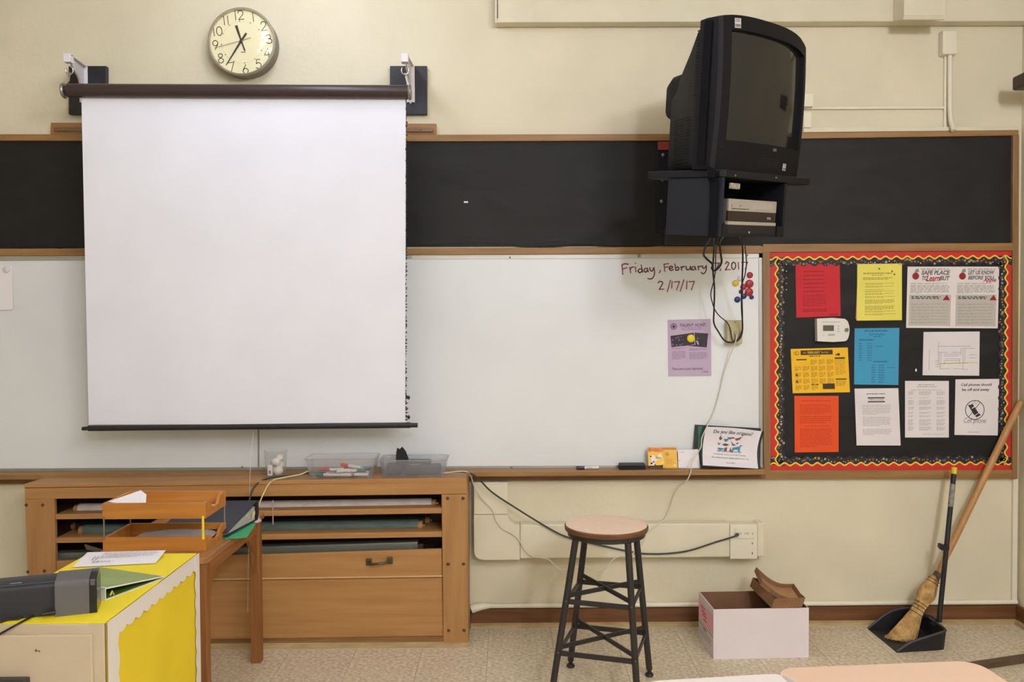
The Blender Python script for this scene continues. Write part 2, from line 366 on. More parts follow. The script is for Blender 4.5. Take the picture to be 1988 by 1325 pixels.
# upper surface raceway on the wall
rw = thing('raceway', 'large cream raceway box along the top of the wall', 'raceway', Y(1500, 50))
zb = Y(1450, 52).z; xl = Y(963, 30).x
MB().box(xl, XR, -.07, 0, zb, zb+.36).build('channel', M_cream, rw, bevel=.004)
MB().box(xl-.004, xl+.006, -.073, 0, zb-.002, zb+.36).build('end_cap', M_cream, rw, bevel=.002)
MB().box(xl+.0065, xl+.0095, -.0735, -.07, zb+.02, zb+.36).build('seam', mat('seam_dark', (70, 60, 45), .8), rw)
xa, xb = Y(1755, 20, -.18).x, Y(1836, 20, -.18).x; zz = Y(1790, 29, -.18).z; zt = zb+.36
MB().prism([(xa, -.069, zb+.002), (xa, -.069, zt), (xa, -.18, zt), (xa, -.18, zz), (xa, -.17, zz-.02)], (xb-xa, 0, 0)).build('junction_cover', M_cream, rw, bevel=.004)
def plaque(name, m, px0, px1, py0, py1, d, parent=None, bevel=.003, **kw):
    return MB().box(Y(px0, py0, -d).x, Y(px1, py0, -d).x, -d, 0, Y(px0, py1, -d).z, Y(px0, py0, -d).z).build(name, m, parent, bevel=bevel, **kw)
cn = thing('wall_conduit', 'thin cream conduit dropping from a small box at upper right', 'conduit', Y(1846, 255))
plaque('box_cover', M_cream2, 1831, 1860, 58, 105, .045, cn, .006)
x = Y(1845, 200, -.02).x
MB().tube([(x-.004, -.02, Y(1845, 104).z), (x-.002, -.02, Y(1845, 215).z), (x+.002, -.02, Y(1845, 235).z), (x+.003, -.045, Y(1845, 258).z)], .0115, 10).build('pipe', M_cream2, cn, smooth=50)
MB().box(x-.026, x-.014, -.012, 0, Y(1835, 252).z, Y(1835, 108).z).build('wire_cover', M_cream2, cn, bevel=.002)
ch = thing('wire_channel', 'thin horizontal cream wire channel running right from behind the television', 'channel', Y(1700, 212))
MB().box(Y(1560, 210).x, x-.026, -.014, 0, Y(1700, 213).z, Y(1700, 208).z).build('channel_strip', M_cream2, ch, bevel=.002)
plaque('outlet_box', M_cream2, 1560, 1580, 181, 207, .04, ch)
plaque('lower_box', M_cream2, 1560, 1576, 217, 248, .03, ch)
# dark holder on the right wall
dh = thing('wall_holder', 'dark brown holder mounted on the right wall near the corner', 'holder', (XR, -.3, Y(1980, 160, -.2).z))
zh = Y(1980, 160, -.2).z
xh = Y(1974, 160, -.2).x
MB().box(xh, XR, -.26, -.16, zh-.03, zh+.035).build('holder_body', mat('dark_brown_plastic', (66, 50, 36), .5), dh, bevel=.01)
MB().box(XR-.006, XR, -.29, -.13, zh-.05, zh+.05).build('back_plate', mat('dark_brown_plastic', (66, 50, 36), .5), dh, bevel=.002)

# lower L-shaped raceway
lr = thing('lower_raceway', 'cream L-shaped cable raceway on the wall below the whiteboard', 'raceway', Y(1200, 1085))
d = .075
def R(px, py): return Y(px, py, -d)
z0, z1 = R(1200, 1086).z, R(1200, 1018).z; xe = R(1009, 1050).x
# elbow outline with rounded corners
xa, xb = R(920, 1000).x, R(986, 1000).x; zt2 = R(950, 1000).z
pts = []
def arc(cx, cz, r, a0, a1, n=6): return [(cx+r*math.cos(a0+(a1-a0)*i/n), -d, cz+r*math.sin(a0+(a1-a0)*i/n)) for i in range(n+1)]
pts += arc(xa+.045, z0+.045, .045, math.pi, 1.5*math.pi)
pts += [(xe, -d, z0), (xe, -d, z1)]
pts += arc(xb+.05, z1+.05, .05, 1.5*math.pi, math.pi)
pts += [(xb, -d, zt2), (xa, -d, zt2)]
MB().prism(pts, (0, d, 0)).build('elbow', M_cream, lr, bevel=.007, seg=3)
MB().box(xa, xb, -d, 0, zt2+.001, R(950, 941).z).build('riser', M_cream, lr, bevel=.004)
MB().box(xa, xb, -d+.01, 0, R(950, 941).z, R(950, 938).z).build('riser_cap', M_cream2, lr)
xo, xo2, xend = R(1417, 1050).x, R(1470, 1050).x, R(1485, 1050).x
MB().box(xe+.001, xo, -d, 0, z0+.004, z1).build('cover', M_cream, lr, bevel=.007, seg=3)
MB().box(xo, xo2, -d-.004, 0, z0-.004, z1-.006).build('outlet_section', M_cream2, lr, bevel=.003)
MB().box(xo2, xend, -d+.002, 0, z0+.004, z1).build('end_cap', M_cream, lr, bevel=.007, seg=3)
op = MB().box(xo+.022, xo2-.016, -d-.008, -d, R(1440, 1046).z, R(1440, 1026).z).build('outlet_plate', M_cream2, lr, bevel=.002)
for dx in (0, .036):
    cx = xo+.048+dx; cz = R(1440, 1036).z; mb = MB()
    mb.box(cx-.006, cx-.004, -d-.0088, -d-.007, cz-.004, cz+.005); mb.box(cx+.003, cx+.005, -d-.0088, -d-.007, cz-.004, cz+.005); mb.ball((cx-.012, -d-.008, cz+.001), .0022, 6, 4)
    mb.build('socket_slots', mat('slot_dark', (50, 44, 36), .7), op)
mb = MB()
for py in (1036, 1055, 1074): mb.box(R(1460, py).x-.001, R(1460, py).x+.001, -d-.0088, -d-.003, R(1460, py+2).z, R(1460, py-2).z)
mb.build('slot_marks', mat('slot_dark', (50, 44, 36), .7), lr)

# map rail behind the screen, with metal track
mr = thing('map_rail', 'short wooden map rail with metal track behind the projection screen', 'rail', Y(470, 262))
MB().plate([(98, 238), (847, 240), (847, 262), (98, 261)], -.022, 0).build('board', wood('map_rail_wood', (168, 124, 76), (142, 100, 58), 0), mr, bevel=.003)
MB().plate([(104, 247), (841, 248), (841, 256), (104, 255)], -.032, -.022).build('track', mat('bronze_track', (130, 104, 76), .45, metal=.4), mr, bevel=.002)
for px in (124, 817):
    MB().ball(Y(px, 251.5, -.033), .005, 8, 4).build('screw', M_steel, mr, smooth=60)
# ------------------------------------------------------------------ projection screen and its brackets
ys, ysb = -.30, -.205
pt = Y(133, 176, ys); pr = Y(793, 179, ys)
sc = thing('projection_screen', 'pull-down white projection screen hanging from a dark roller at left', 'screen', (Y(472, 830, -.25)))
MB().tube([pt, pr], .031, 24).build('roller_case', M_roller, sc, smooth=50)
for q, e in ((pt, -1), (pr, 1)):
    MB().lathe([(.006, 0), (.033, 0), (.036, .006), (.033, .012), (.01, .014)], q-V((e*.012*-1 if e < 0 else 0, 0, 0))+V((-.012 if e < 0 else 0, 0, 0)), V((1, 0, 0)), 24, True).build('end_cap', M_steel, sc, smooth=40)
rows = []
for i in range(13):
    t = i/12; y = ys+.012+(ysb-ys-.012)*t; py = 188+(825-188)*t
    xa, xb = 158+14*t, 788-1*t; row = []
    for j in range(25):
        s_ = j/24; w = .0012*math.sin(s_*9+1.3)*(.3+.7*t)+.0012*math.cos(2*math.pi*s_)*t
        q = Y(xa+(xb-xa)*s_, py-(2*s_*t), y); row.append(q+V((0, w, 0)))
    rows.append(row)
mb = MB(); n = 25
mb.add([p for r in rows for p in r], [(i*n+j, i*n+j+1, (i+1)*n+j+1, (i+1)*n+j) for i in range(12) for j in range(24)])
mb.build('fabric', M_screen, sc, smooth=80, solid=.0012)
R_ = random.Random(3); mb = MB()
for i in range(150):
    t = i/150+R_.uniform(0, .004); y = ys+.012+(ysb-ys-.012)*t; py = 192+(818-192)*t; xb = 787.5-1*t
    w = R_.uniform(1.5, 5.0)*(1.6 if (t > .94 or .92 < t < .93) else 1); h = R_.uniform(2, 5)
    a, b_, c = Y(xb-1, py-h, y+.002), Y(xb+w, py+R_.uniform(-3, 3), y+R_.uniform(-.006, .004)), Y(xb-1, py+h, y+.002)
    mb.add([a, b_, c], [(0, 1, 2)])
fr = mb.build('frayed_edge', mat('frayed_threads', (56, 58, 58), .9), sc, solid=.001, label='dark frayed right edge of the screen'); fr['kind'] = 'stuff'
a, b_ = Y(160, 833, ysb), Y(811, 826, ysb); a2 = Y(172, 832, ysb); b2 = Y(797, 826, ysb)
MB().tube([a2, b2], .0135, 16).build('bottom_bar', M_bk, sc, smooth=50)
MB().tube([a, a2], .009, 12).build('bar_end', M_bk, sc, smooth=50)
MB().tube([b2, b_], .011, 12).build('bar_end', M_bk, sc, smooth=50)
mb = MB()
for k in range(5):
    px = 789+R_.uniform(-2, 9); py = 775+12*k+R_.uniform(-3, 3)
    if k in (1, 2): continue
    mb.ball(Y(px-2, py, ysb), .008, 6, 4, (1, .6, 1.2))
mb.build('loose_threads', M_bk, sc)
MB().tube(spline([Y(492, 838, ysb), Y(488, 880, ysb-.02), Y(485, 930, ysb-.06), Y(484, 1000, ysb-.07), Y(482, 1100, ysb-.075), Y(481, 1190, ysb-.075)]), .0012, 5).build('pull_cord', mat('cord_white', (214, 206, 192), .8), sc)
def wall_bracket(px0, px1, py0, py1, xarm, xft, label, side):
    t = thing('screen_bracket', label, 'bracket', Y((px0+px1)/2, py1, -.01), 'projection screen brackets')
    MB().plate([(px0, py0), (px1, py0), (px1, py1), (px0, py1)], -.028, 0).build('mounting_board', M_bkwood, t, bevel=.002)
    x = xarm; XA = lambda y: xft+(xarm-xft)*(y+.03)/-.27; zt = Y(px0, 116, -.3).z
    zb = Y(px0, py0+62, -.04).z
    # side profile of the white arm: upright on the board, sloping top arm to the hook, curved inner web
    prof = [(-.028, zb), (-.028, Y(0, 128, -.05).z), (-.29, zt+.012), (-.33, zt+.012), (-.33, zt-.018), (-.27, zt-.02)]
    for k in range(7):
        a = k/6; prof.append((-.25+.198*a**.5, zt-.03-.105*a**1.8))
    prof += [(-.05, zb)]
    MB().prism([(XA(y)-.004, y, z) for y, z in prof], (.008, 0, 0)).build('arm_web', M_wmetal, t)
    mb = MB()
    top = prof[1:4]
    for k in range(2):
        (ya, za), (yb, zb_) = top[k], top[k+1]
        mb.prism([(XA(ya)-.016, ya, za), (XA(ya)+.016, ya, za), (XA(yb)+.016, yb, zb_), (XA(yb)-.016, yb, zb_)], (0, 0, .005))
    mb.box(x-.016, x+.016, -.335, -.30, zt-.02, zt+.018)
    mb.build('arm_flange', M_wmetal, t, bevel=.002)
    MB().box(xft-.02, xft+.02, -.033, -.028, zb-.02, Y(0, 130, -.03).z).build('arm_foot', M_wmetal, t, bevel=.001)
    for q in ((-.12, zt-.075), (-.06, zt-.085)): MB().cyl((XA(q[0])-.009, q[0], q[1]), (XA(q[0])+.009, q[0], q[1]), .005, 10).build('rivet', M_steel, t, smooth=40)
    hk = V((x-side*.0, -.315, zt-.02)); pts = [hk, hk+V((0, 0, -.012))]
    pts += [hk+V((.017*math.sin(a)*1.0, .004*math.sin(a/2), -.032+.019*math.cos(a))) for a in [i*math.pi/7 for i in range(0, 13)]]
    MB().tube(pts, .0028, 7).build('hook', M_chrome, t, smooth=60)
    return t
wall_bracket(133, 206, 128, 222, Y(137, 120, -.3).x, Y(162, 140, -.03).x, 'white arm bracket on black board at the left end of the screen roller', 1)
wall_bracket(757, 829, 128, 222, Y(787, 120, -.3).x, Y(797, 140, -.03).x, 'white arm bracket on black board at the right end of the screen roller', -1)
MB().tube([Y(136, 140, -.3), Y(134, 158, -.3), pt+V((-.014, 0, .02))], .003, 6).build('hanger_link', M_chrome, sc)
MB().tube([Y(786, 142, -.3), Y(790, 158, -.3), pr+V((.006, 0, .025))], .003, 6).build('hanger_link', M_chrome, sc)

# ------------------------------------------------------------------ wall clock
yc = -.085; cc = Y(468.5, 80, yc); Rr = (Y(534, 80, yc).x-Y(403, 80, yc).x)/2
ck = thing('wall_clock', 'round cream-faced wall clock above the projection screen', 'clock', (cc.x, 0, cc.z))
ax = V((0, -1, 0)); base = V((cc.x, 0, cc.z))
MB().lathe([(Rr*.985, 0), (Rr*1.0, .06), (Rr, .078)], base, ax, 48).build('case', mat('grey_clock_case', (128, 120, 106), .4, metal=.3), ck, smooth=50)
MB().lathe([(Rr, .076), (Rr*1.005, .084), (Rr*.985, .089), (Rr*.955, .089), (Rr*.94, .08), (Rr*.94, .074)], base, ax, 64).build('bezel', mat('bezel_metal', (190, 184, 168), .28, metal=.8), ck, smooth=40)
MB().lathe([(.001, .071), (Rr*.95, .071)], base, ax, 48).build('dial', mat('cream_dial', (238, 230, 190), .5), ck)
rot = math.radians(6.3)
def cp(ang, r):      # ang clockwise from twelve
    a = ang-rot; return (r*math.sin(a), r*math.cos(a))
csh = Sheet(base+V((-Rr, -.0712, Rr)), base+V((Rr, -.0712, Rr)), base+V((Rr, -.0712, -Rr)), base+V((-Rr, -.0712, -Rr)))
def cuv(x, z): return (.5+x/(2*Rr), .5-z/(2*Rr))
DIG = {'0': [[(.5+.5*math.sin(i*math.pi/6), .5+.5*math.cos(i*math.pi/6)) for i in range(13)]], '1': [[(.5, 0), (.5, 1)]],
 '2': [[(.02, .72), (.15, .95), (.5, 1), (.9, .85), (.85, .55), (.0, 0)], [(.0, 0), (1, 0)]],
 '3': [[(.05, .85), (.35, 1), (.8, .92), (.8, .62), (.4, .55)], [(.4, .55), (.9, .45), (.95, .12), (.5, 0), (.0, .12)]],
 '4': [[(.75, 0), (.75, 1)], [(.75, 1), (0, .28)], [(0, .28), (1, .28)]],
 '5': [[(.9, 1), (.25, 1)], [(.25, 1), (.12, .55)], [(.12, .55), (.6, .64), (.98, .38), (.75, .04), (.3, 0), (0, .1)]],
 '6': [[(.65, 1), (.15, .5), (.02, .25), (.3, 0), (.7, 0), (.98, .28), (.7, .54), (.3, .54), (.05, .36)]],
 '7': [[(0, 1), (1, 1)], [(1, 1), (.35, 0)]],
 '8': [[(.5, .54), (.15, .7), (.25, .97), (.75, .97), (.85, .7), (.5, .54), (.05, .3), (.2, .0), (.8, .0), (.95, .3), (.5, .54)]],
 '9': [[(.35, 0), (.85, .5), (.98, .75), (.7, 1), (.3, 1), (.02, .72), (.3, .46), (.7, .46), (.95, .64)]]}
mb = MB()
for h in range(1, 13):
    t = str(h); cx, cz = cp(h*math.pi/6, Rr*.80); w = .026; hh = .042
    if h == 1: cx += .002
    ws = [.01 if ch_ == '1' else w for ch_ in t]; tot = sum(ws)+.008*(len(t)-1); x0 = -tot/2
    for ch_, wi in zip(t, ws):
        for st in DIG[ch_]:
            pp = []
            for u, v in st:
                lx = x0+u*wi if ch_ != '1' else x0+wi/2; lz = (v-.5)*hh
                rx, rz = lx*math.cos(rot)-lz*math.sin(rot), lx*math.sin(rot)+lz*math.cos(rot)
                pp.append(cuv(cx+rx, cz+rz))
            csh.stroke(mb, pp, .0034, .0004)
        x0 += wi+.008
for m_ in range(60):
    x, z = cp(m_*math.pi/30, Rr*.62)
    u, v = cuv(x, z); csh.disc(mb, u, v, .0028 if m_ % 5 == 0 else .0010, .0004, 8)
u, v = cuv(.004, -.048); csh.rect(mb, u-.035, v-.006, u+.035, v+.004, .0004)
mb.build('numerals', mat('clock_ink', (66, 58, 44), .7), ck)
def hand(name, px, py, tx, ty, w0, w1, k, m):
    c = Y(467, 78, yc); e = Y(px, py, yc)-c; tl = Y(tx, ty, yc)-c; e.y = tl.y = 0
    nrm = V((-e.z, 0, e.x)).normalized(); o = base+V((c.x-cc.x, -k, c.z-cc.z))
    return MB().prism([o+tl+nrm*w0*.9, o+nrm*w0, o+e+nrm*w1, o+e-nrm*w1, o-nrm*w0, o+tl-nrm*w0*.9], (0, .0012, 0)).build(name, m, ck)
M_hand = mat('dark_hand', (52, 44, 36), .5)
hand('hour_hand', 457, 48, 474, 97, .0035, .0062, .0745, M_hand)
hand('minute_hand', 438, 125, 477, 63, .0048, .0018, .0765, M_hand)
hand('second_hand', 415, 92, 486, 72, .0010, .0008, .0785, mat('thin_hand', (120, 100, 70), .5))
MB().lathe([(.006, .0735), (.006, .081), (.001, .082)], base+V((Y(467, 78, yc).x-cc.x, 0, Y(467, 78, yc).z-cc.z)), ax, 12).build('hub', M_hand, ck, smooth=40)
MB().lathe([(Rr*.945, .083), (Rr*.85, .0905), (Rr*.6, .1), (Rr*.3, .105), (.001, .1065)], base, ax, 48).build('glass_dome', clear('clock_glass', (1, 1, .985), .12, 1.35), ck, smooth=80)

# ------------------------------------------------------------------ television mount, television, player
K = Y(1410, 329, -.96)
tr, tb = V((.752, .658, .052)).normalized(), V((-.656, .755, .11))
tb = (tb-tr*tb.dot(tr)).normalized(); tu = tr.cross(tb)
if tu.z < 0: tu = -tu
def T(a, b, c): return K+tr*a+tb*b+tu*c
mt = thing('television_mount', 'black steel wall mount with shelf and cage holding the television', 'mount', Y(1290, 450, -.02))
MB().prism([T(0, 0, 0), T(.62, 0, 0), T(.66, .06, 0), T(.60, .40, 0), T(.03, .40, 0), T(-.012, .37, 0), T(-.012, .02, 0)], -tu*.028).build('shelf', M_bracket, mt, bevel=.003)
ch_ = .225
mb = MB(); mb.fbox(T, -.004, .012, .01, .27, -.028-ch_, -.028); mb.build('side_panel', mat('mount_panel', (34, 36, 46), .5, spec=.3), mt, bevel=.002)
MB().fbox(T, .442, .458, .01, .27, -.028-ch_, -.028).build('side_panel', M_bracket, mt, bevel=.002)
MB().fbox(T, .012, .442, .255, .27, -.028-ch_, -.028).build('back_panel', M_bracket, mt)
MB().fbox(T, .012, .442, .012, .255, -.028-ch_, -.022-ch_+.006).build('cage_floor', M_bracket, mt, bevel=.002)
MB().fbox(T, .012, .05, .008, .03, -.028-ch_, -.028-ch_+.045).build('front_lip', M_bracket, mt)
MB().fbox(T, .40, .442, .008, .03, -.028-ch_, -.028-ch_+.045).build('front_lip', M_bracket, mt)
MB().fbox(T, .05, .40, .014, .03, -.028-ch_+.004, -.028-ch_+.045).build('front_panel', mat('mount_front', (30, 28, 28), .5), mt)
MB().plate([(1276, 274), (1303, 274), (1301, 452), (1275, 452)], -.02, 0).build('wall_plate', M_bracket, mt, bevel=.002)
MB().plate([(1290, 443), (1392, 443), (1390, 477), (1290, 477)], -.03, 0).build('lower_wall_plate', mat('mount_panel2', (28, 28, 31), .5), mt, bevel=.002)
for z_ in (-.06, -.20):
    pa, pb = T(.15, .27, z_), V((Y(1330, 390).x, -.02, Y(1330, 380 if z_ > -.1 else 430).z)); MB().tube([pa, pb], .02, 8).build('arm', M_bracket, mt)
    pa, pb = T(.36, .27, z_), V((Y(1440, 390).x, -.02, Y(1440, 380 if z_ > -.1 else 430).z)); MB().tube([pa, pb], .02, 8).build('arm', M_bracket, mt)
MB().box(Y(1320, 400).x, Y(1460, 400).x, -.03, 0, Y(1400, 440).z, Y(1400, 350).z).build('wall_plate', M_bracket, mt)
for px, py in ((1287, 301), (1286, 349), (1284, 391)): MB().ball(Y(px, py, -.022), .009, 10, 6).build('bolt', M_steel, mt, smooth=60)
for a, c in ((.20, -.236), ): MB().ball(T(a, .012, c), .006, 8, 5).build('screw', M_steel, mt, smooth=60)
for a, c in ((.35, -.012), (.06, -.02)): MB().ball(T(a, -.001, c), .005, 8, 5).build('screw', mat('dull_brass', (120, 108, 84), .4, metal=.5), mt, smooth=60)
st = MB().fbox(T, .04, .105, .004, .010, -.070, -.048); MB_ = st.build('sticker', mat('worn_sticker', (196, 186, 160), .6, noise=.4, nscale=90), mt)
red = plaque('red_block', mat('red_paint', (150, 52, 44), .5), 1278, 1304, 275, 291, .03, None, .002); tag(red, 'small red block on the wall behind the television', 'block')

tv = thing('television', 'large black tube television with curved front on the mount', 'television', T(.3, .2, 0))
TW, TH = .625, .584
def tvp(a, b, c): return T(a-.022, .05+b, c+.001)
# front cabinet frame: bowed face with a recessed opening
NA = 16
def bow(a, c): return -.030*(1-(2*a/TW-1)**2)-.012*(1-(2*c/TH-1)**2)
def topc(a): return TH-.02*((2*a/TW-1)**4)-.012*max(0, (2*a/TW-1))**2-.02*max(0, (2*a/TW-1))**6
ga0, ga1, gc0, gc1 = .055, TW-.035, .115, TH-.055
mb = MB()
As = [0, .012]+[ga0+(ga1-ga0)*i/12 for i in range(13)]+[TW-.012, TW]
Cs = [0, .05]+[gc0+(gc1-gc0)*i/8 for i in range(9)]+[TH-.02, TH]
def face(a, c): 
    cc_ = c*topc(a)/TH
    e = .012 if (a in (0, TW)) else 0
    return tvp(a, bow(a, c)+e, cc_)
vs = [face(a, c) for c in Cs for a in As]; n = len(As); fs = []
for i in range(len(Cs)-1):
    for j in range(n-1):
        if 2 <= j < 14 and 2 <= i < 10: continue
        fs.append((i*n+j, i*n+j+1, (i+1)*n+j+1, (i+1)*n+j))
mb.add(vs, fs)
# outer skirt going back
ring = [(a, 0) for a in As]+[(TW, c) for c in Cs[1:]]+[(a, TH) for a in reversed(As[:-1])]+[(0, c) for c in reversed(Cs[1:-1])]
mb.loft([[face(a, c) for a, c in ring], [tvp(a, .06, c*topc(a)/TH) for a, c in ring], [tvp(a*.985+.004, .095, c*topc(a)/TH*.99+.002) for a, c in ring]], False)
inner = [(a, gc0) for a in As[2:15]]+[(ga1, c) for c in Cs[3:11]]+[(a, gc1) for a in reversed(As[2:14])]+[(ga0, c) for c in reversed(Cs[3:10])]
mid = V((TW/2, TH/2, 0))
def inn(a, c, d, s): return tvp(mid.x+(a-mid.x)*s, bow(a, c)+d, (mid.y+(c-mid.y)*s)*topc(a)/TH)
mb.loft([[face(a, c) for a, c in inner], [inn(a, c, .018, .985) for a, c in inner], [inn(a, c, .03, .98) for a, c in inner]], False)
mb.build('front_frame', M_tv, tv, smooth=35)
mb = MB(); nn = 12
A2 = [ga0-.004+(ga1-ga0+.008)*i/nn for i in range(nn+1)]; C2 = [gc0-.004+(gc1-gc0+.008)*i/nn for i in range(nn+1)]
mb.add([tvp(a, bow(a, c)*1.0+.020-.004*(1-(2*a/TW-1)**2), c*topc(a)/TH) for c in C2 for a in A2], [(i*(nn+1)+j, i*(nn+1)+j+1, (i+1)*(nn+1)+j+1, (i+1)*(nn+1)+j) for i in range(nn) for j in range(nn)])
mb.build('screen_glass', M_glass, tv, smooth=80, label='dark glossy curved glass tube face')
# lower control strip with speaker grille and badge
mb = MB()
for i in range(10):
    for j in range(4): a = .26+i*.016; c = .03+j*.009; mb.fbox(lambda x, y, z: tvp(x, bow(x, z)-.001+y, z), a, a+.009, 0, .002, c, c+.004)
g = mb.build('speaker_grille', mat('grille_black', (24, 24, 26), .6), tv); g['kind'] = 'stuff'
MB().fbox(lambda x, y, z: tvp(x, bow(x, z)-.002+y, z), .03, TW-.04, 0, .003, .082, .088).build('control_door_seam', mat('grille_black', (24, 24, 26), .6), tv)
MB().fbox(lambda x, y, z: tvp(x, bow(x, z)-.002+y, z), .36, .385, 0, .003, .092, .104).build('badge', mat('badge_grey', (120, 118, 112), .3, metal=.5), tv, bevel=.002)
def tvsticker(a0, a1, c0, c1, seed):
    f = lambda x, z, k: tvp(x, bow(x, z)-.0015-k, z*topc(x)/TH)
    s_ = Sheet(f(a0, c1, 0), f(a1, c1, 0), f(a1, c0, 0), f(a0, c0, 0)); mb = MB(); s_.rect(mb, 0, 0, 1, 1, 0)
    o = mb.build('sticker', mat('label_white', (206, 202, 200), .6), tv, solid=.0006, label='small white barcode sticker'); mb = MB()
    s_.lines(mb, .1, .9, .1, .45, 2, .6, 1, seed); s_.rect(mb, .06, .6, .94, .9); mb.build('print', M_inkg, o)
tvsticker(.068, .102, TH-.048, TH-.012, 2); tvsticker(.455, .483, .022, .05, 5)
# rear housing
secs = []
def rr(a0, a1, c0, c1, r, b, n=5):
    out = []
    for cx, cz, s0 in ((a1-r, c1-r, 0), (a0+r, c1-r, 1), (a0+r, c0+r, 2), (a1-r, c0+r, 3)):
        for i in range(n+1):
            t = (s0+i/n)*math.pi/2; out.append(tvp(cx+r*math.cos(t), b, cz+r*math.sin(t)))
    return out
for b_, i0, top, r in ((.08, .012, TH-.02, .02), (.12, .022, TH-.045, .03), (.18, .06, TH-.10, .045), (.25, .105, TH-.16, .05), (.31, .15, TH-.23, .05), (.345, .17, TH-.26, .04)):
    secs.append(rr(i0, TW-i0, .002, top, r, b_))
MB().loft(secs).build('rear_housing', M_tvside, tv, smooth=40)
secs = [rr(i0, TW-i0, c0, c1, .03, b_) for b_, i0, c0, c1 in ((.15, .12, .22, TH-.15), (.30, .185, .22, TH-.165), (.37, .195, .225, TH-.175), (.405, .21, .24, TH-.20), (.415, .23, .26, TH-.23))]
MB().loft(secs).build('tube_hump', M_tvside, tv, smooth=40)
mb = MB()
def side(t, c, k):     # on the left side wall of the housing, t from front to rear
    pts_ = [(.08, .012), (.12, .022), (.18, .06), (.25, .105), (.31, .15), (.345, .17)]
    for i in range(5):
        if pts_[i][0] <= t <= pts_[i+1][0]:
            f = (t-pts_[i][0])/(pts_[i+1][0]-pts_[i][0]); return tvp(pts_[i][1]+(pts_[i+1][1]-pts_[i][1])*f-k, t, c)
for i in range(16):
    for j in range(3):
        t0 = .135+j*.058+(.004 if i % 2 else 0); c = .035+i*.0115
        mb.quad(side(t0, c, .003), side(t0+.045, c, .003), side(t0+.045, c+.004, .003), side(t0, c+.004, .003))
for i in range(22):
    c = TH-.30+i*.0115; mb.quad(side(.10, c, .002), side(.118, c, .002), side(.118, c+.004, .002), side(.10, c+.004, .002))
v_ = mb.build('vent_slots', mat('vent_black', (10, 10, 12), .9), tv); v_['kind'] = 'stuff'
# strap round the set and the shelf
mb = MB(); w = .035
path = [(-.018, .05+.052, TH-.024), (-.026, .05+.052, TH-.04), (-.026, .05+.052, .30), (-.026, .05+.05, .02), (-.028, .045, -.001), (-.028, .045, -.03), (-.012, .045, -.05), (-.008, .042, -.12), (-.008, .040, -.26)]
mb.loft([[T(a-.002, b-w/2, c), T(a, b-w/2, c), T(a, b+w/2, c), T(a-.002, b+w/2, c)] for a, b, c in path])
mb.build('strap', mat('black_webbing', (15, 15, 18), .85, spec=.2), mt, label='black webbing strap hanging down the side of the set')
# player
vp = thing('video_player', 'silver video player in the cage under the television', 'player', T(.225, .18, -.2))
va0, va1, vc0, vc1 = .062, .405, -.208, -.107
MB().fbox(T, va0, va1, .03, .25, vc0, vc1).build('body', mat('vcr_grey', (110, 106, 102), .4, metal=.2), vp, bevel=.003)
MB().fbox(T, va0, va1, .02, .03, vc0+.054, vc1).build('upper_fascia', mat('vcr_silver', (182, 174, 162), .4, metal=.2), vp, bevel=.002)
MB().fbox(T, va0, va1, .022, .03, vc0+.016, vc0+.054).build('dark_strip', mat('vcr_dark', (54, 42, 38), .25), vp)
MB().fbox(T, va0-.008, va1-.006, .014, .03, vc0, vc0+.014).build('lower_fascia', mat('vcr_silver', (182, 174, 162), .4, metal=.2), vp, bevel=.002)
MB().fbox(T, va0+.165, va1-.035, .018, .021, vc0+.064, vc0+.09).build('cassette_flap', mat('vcr_silver2', (190, 183, 172), .4, metal=.2), vp, bevel=.001)
MB().fbox(T, va0+.02, va0+.14, .0185, .021, vc0+.062, vc0+.064).build('tray_seam', mat('vcr_dark', (54, 42, 38), .25), vp)
for a in (.075, .018): MB().fbox(T, va0+a, va0+a+.006, .0185, .021, vc0+.072, vc0+.078).build('button', M_inkg, vp)
mb = MB()
for k in range(3): mb.fbox(T, va1-.065+k*.01, va1-.058+k*.01, .0205, .022, vc0+.026, vc0+.036)
mb.build('display_digits', mat('display_grey', (150, 136, 120), .5), vp)

# ------------------------------------------------------------------ outlet box on the whiteboard and hanging cables
ob = thing('outlet_box', 'beige surface outlet box on the whiteboard at the end of hanging cables', 'outlet', Y(1425, 670, -.015))
MB().box(Y(1411, 640, -.05).x, Y(1441, 640, -.05).x, -.055, -.012, Y(1425, 668, -.05).z, Y(1425, 622, -.05).z).build('box_body', mat('beige_plastic', (190, 176, 132), .45), ob, bevel=.003)
MB().ball(Y(1427, 626, -.057), .003, 8, 4).build('screw', M_steel, ob)
MB().cyl(Y(1428, 645, -.056), Y(1428, 645, -.064), .006, 10).build('jack', M_steel, ob)
M_cabk = mat('black_cable', (34, 30, 28), .5)
def cable(name, pts, r, m, label, cat='cable', group=None):
    o = MB().tube(spline([Y(*p) for p in pts], 5), r, 7).build(name, m, smooth=70)
    return tag(o, label, cat, group)
cable('cable', [(1395, 440, -.62), (1375, 470, -.45), (1366, 492, -.35), (1371, 502, -.3), (1383, 513, -.3), (1382, 521, -.3), (1387, 526, -.3), (1396, 519, -.3), (1401, 508, -.3), (1399, 492, -.35), (1398, 470, -.4), (1412, 448, -.6)], .0048, M_cabk, 'short thick black cable looping below the television cage', group=None)
cable('cable', [(1387, 440, -.6), (1386, 480, -.42), (1384, 525, -.3), (1387, 560, -.22), (1386, 605, -.14), (1386, 628, -.11), (1395, 645, -.09), (1406, 661, -.08), (1420, 665, -.075), (1434, 660, -.075), (1441, 645, -.08), (1441, 615, -.12), (1440, 575, -.2), (1441, 540, -.28), (1442, 500, -.36), (1440, 470, -.42), (1428, 446, -.58)], .0040, M_cabk, 'long black cable hanging in a deep loop over the beige outlet box')
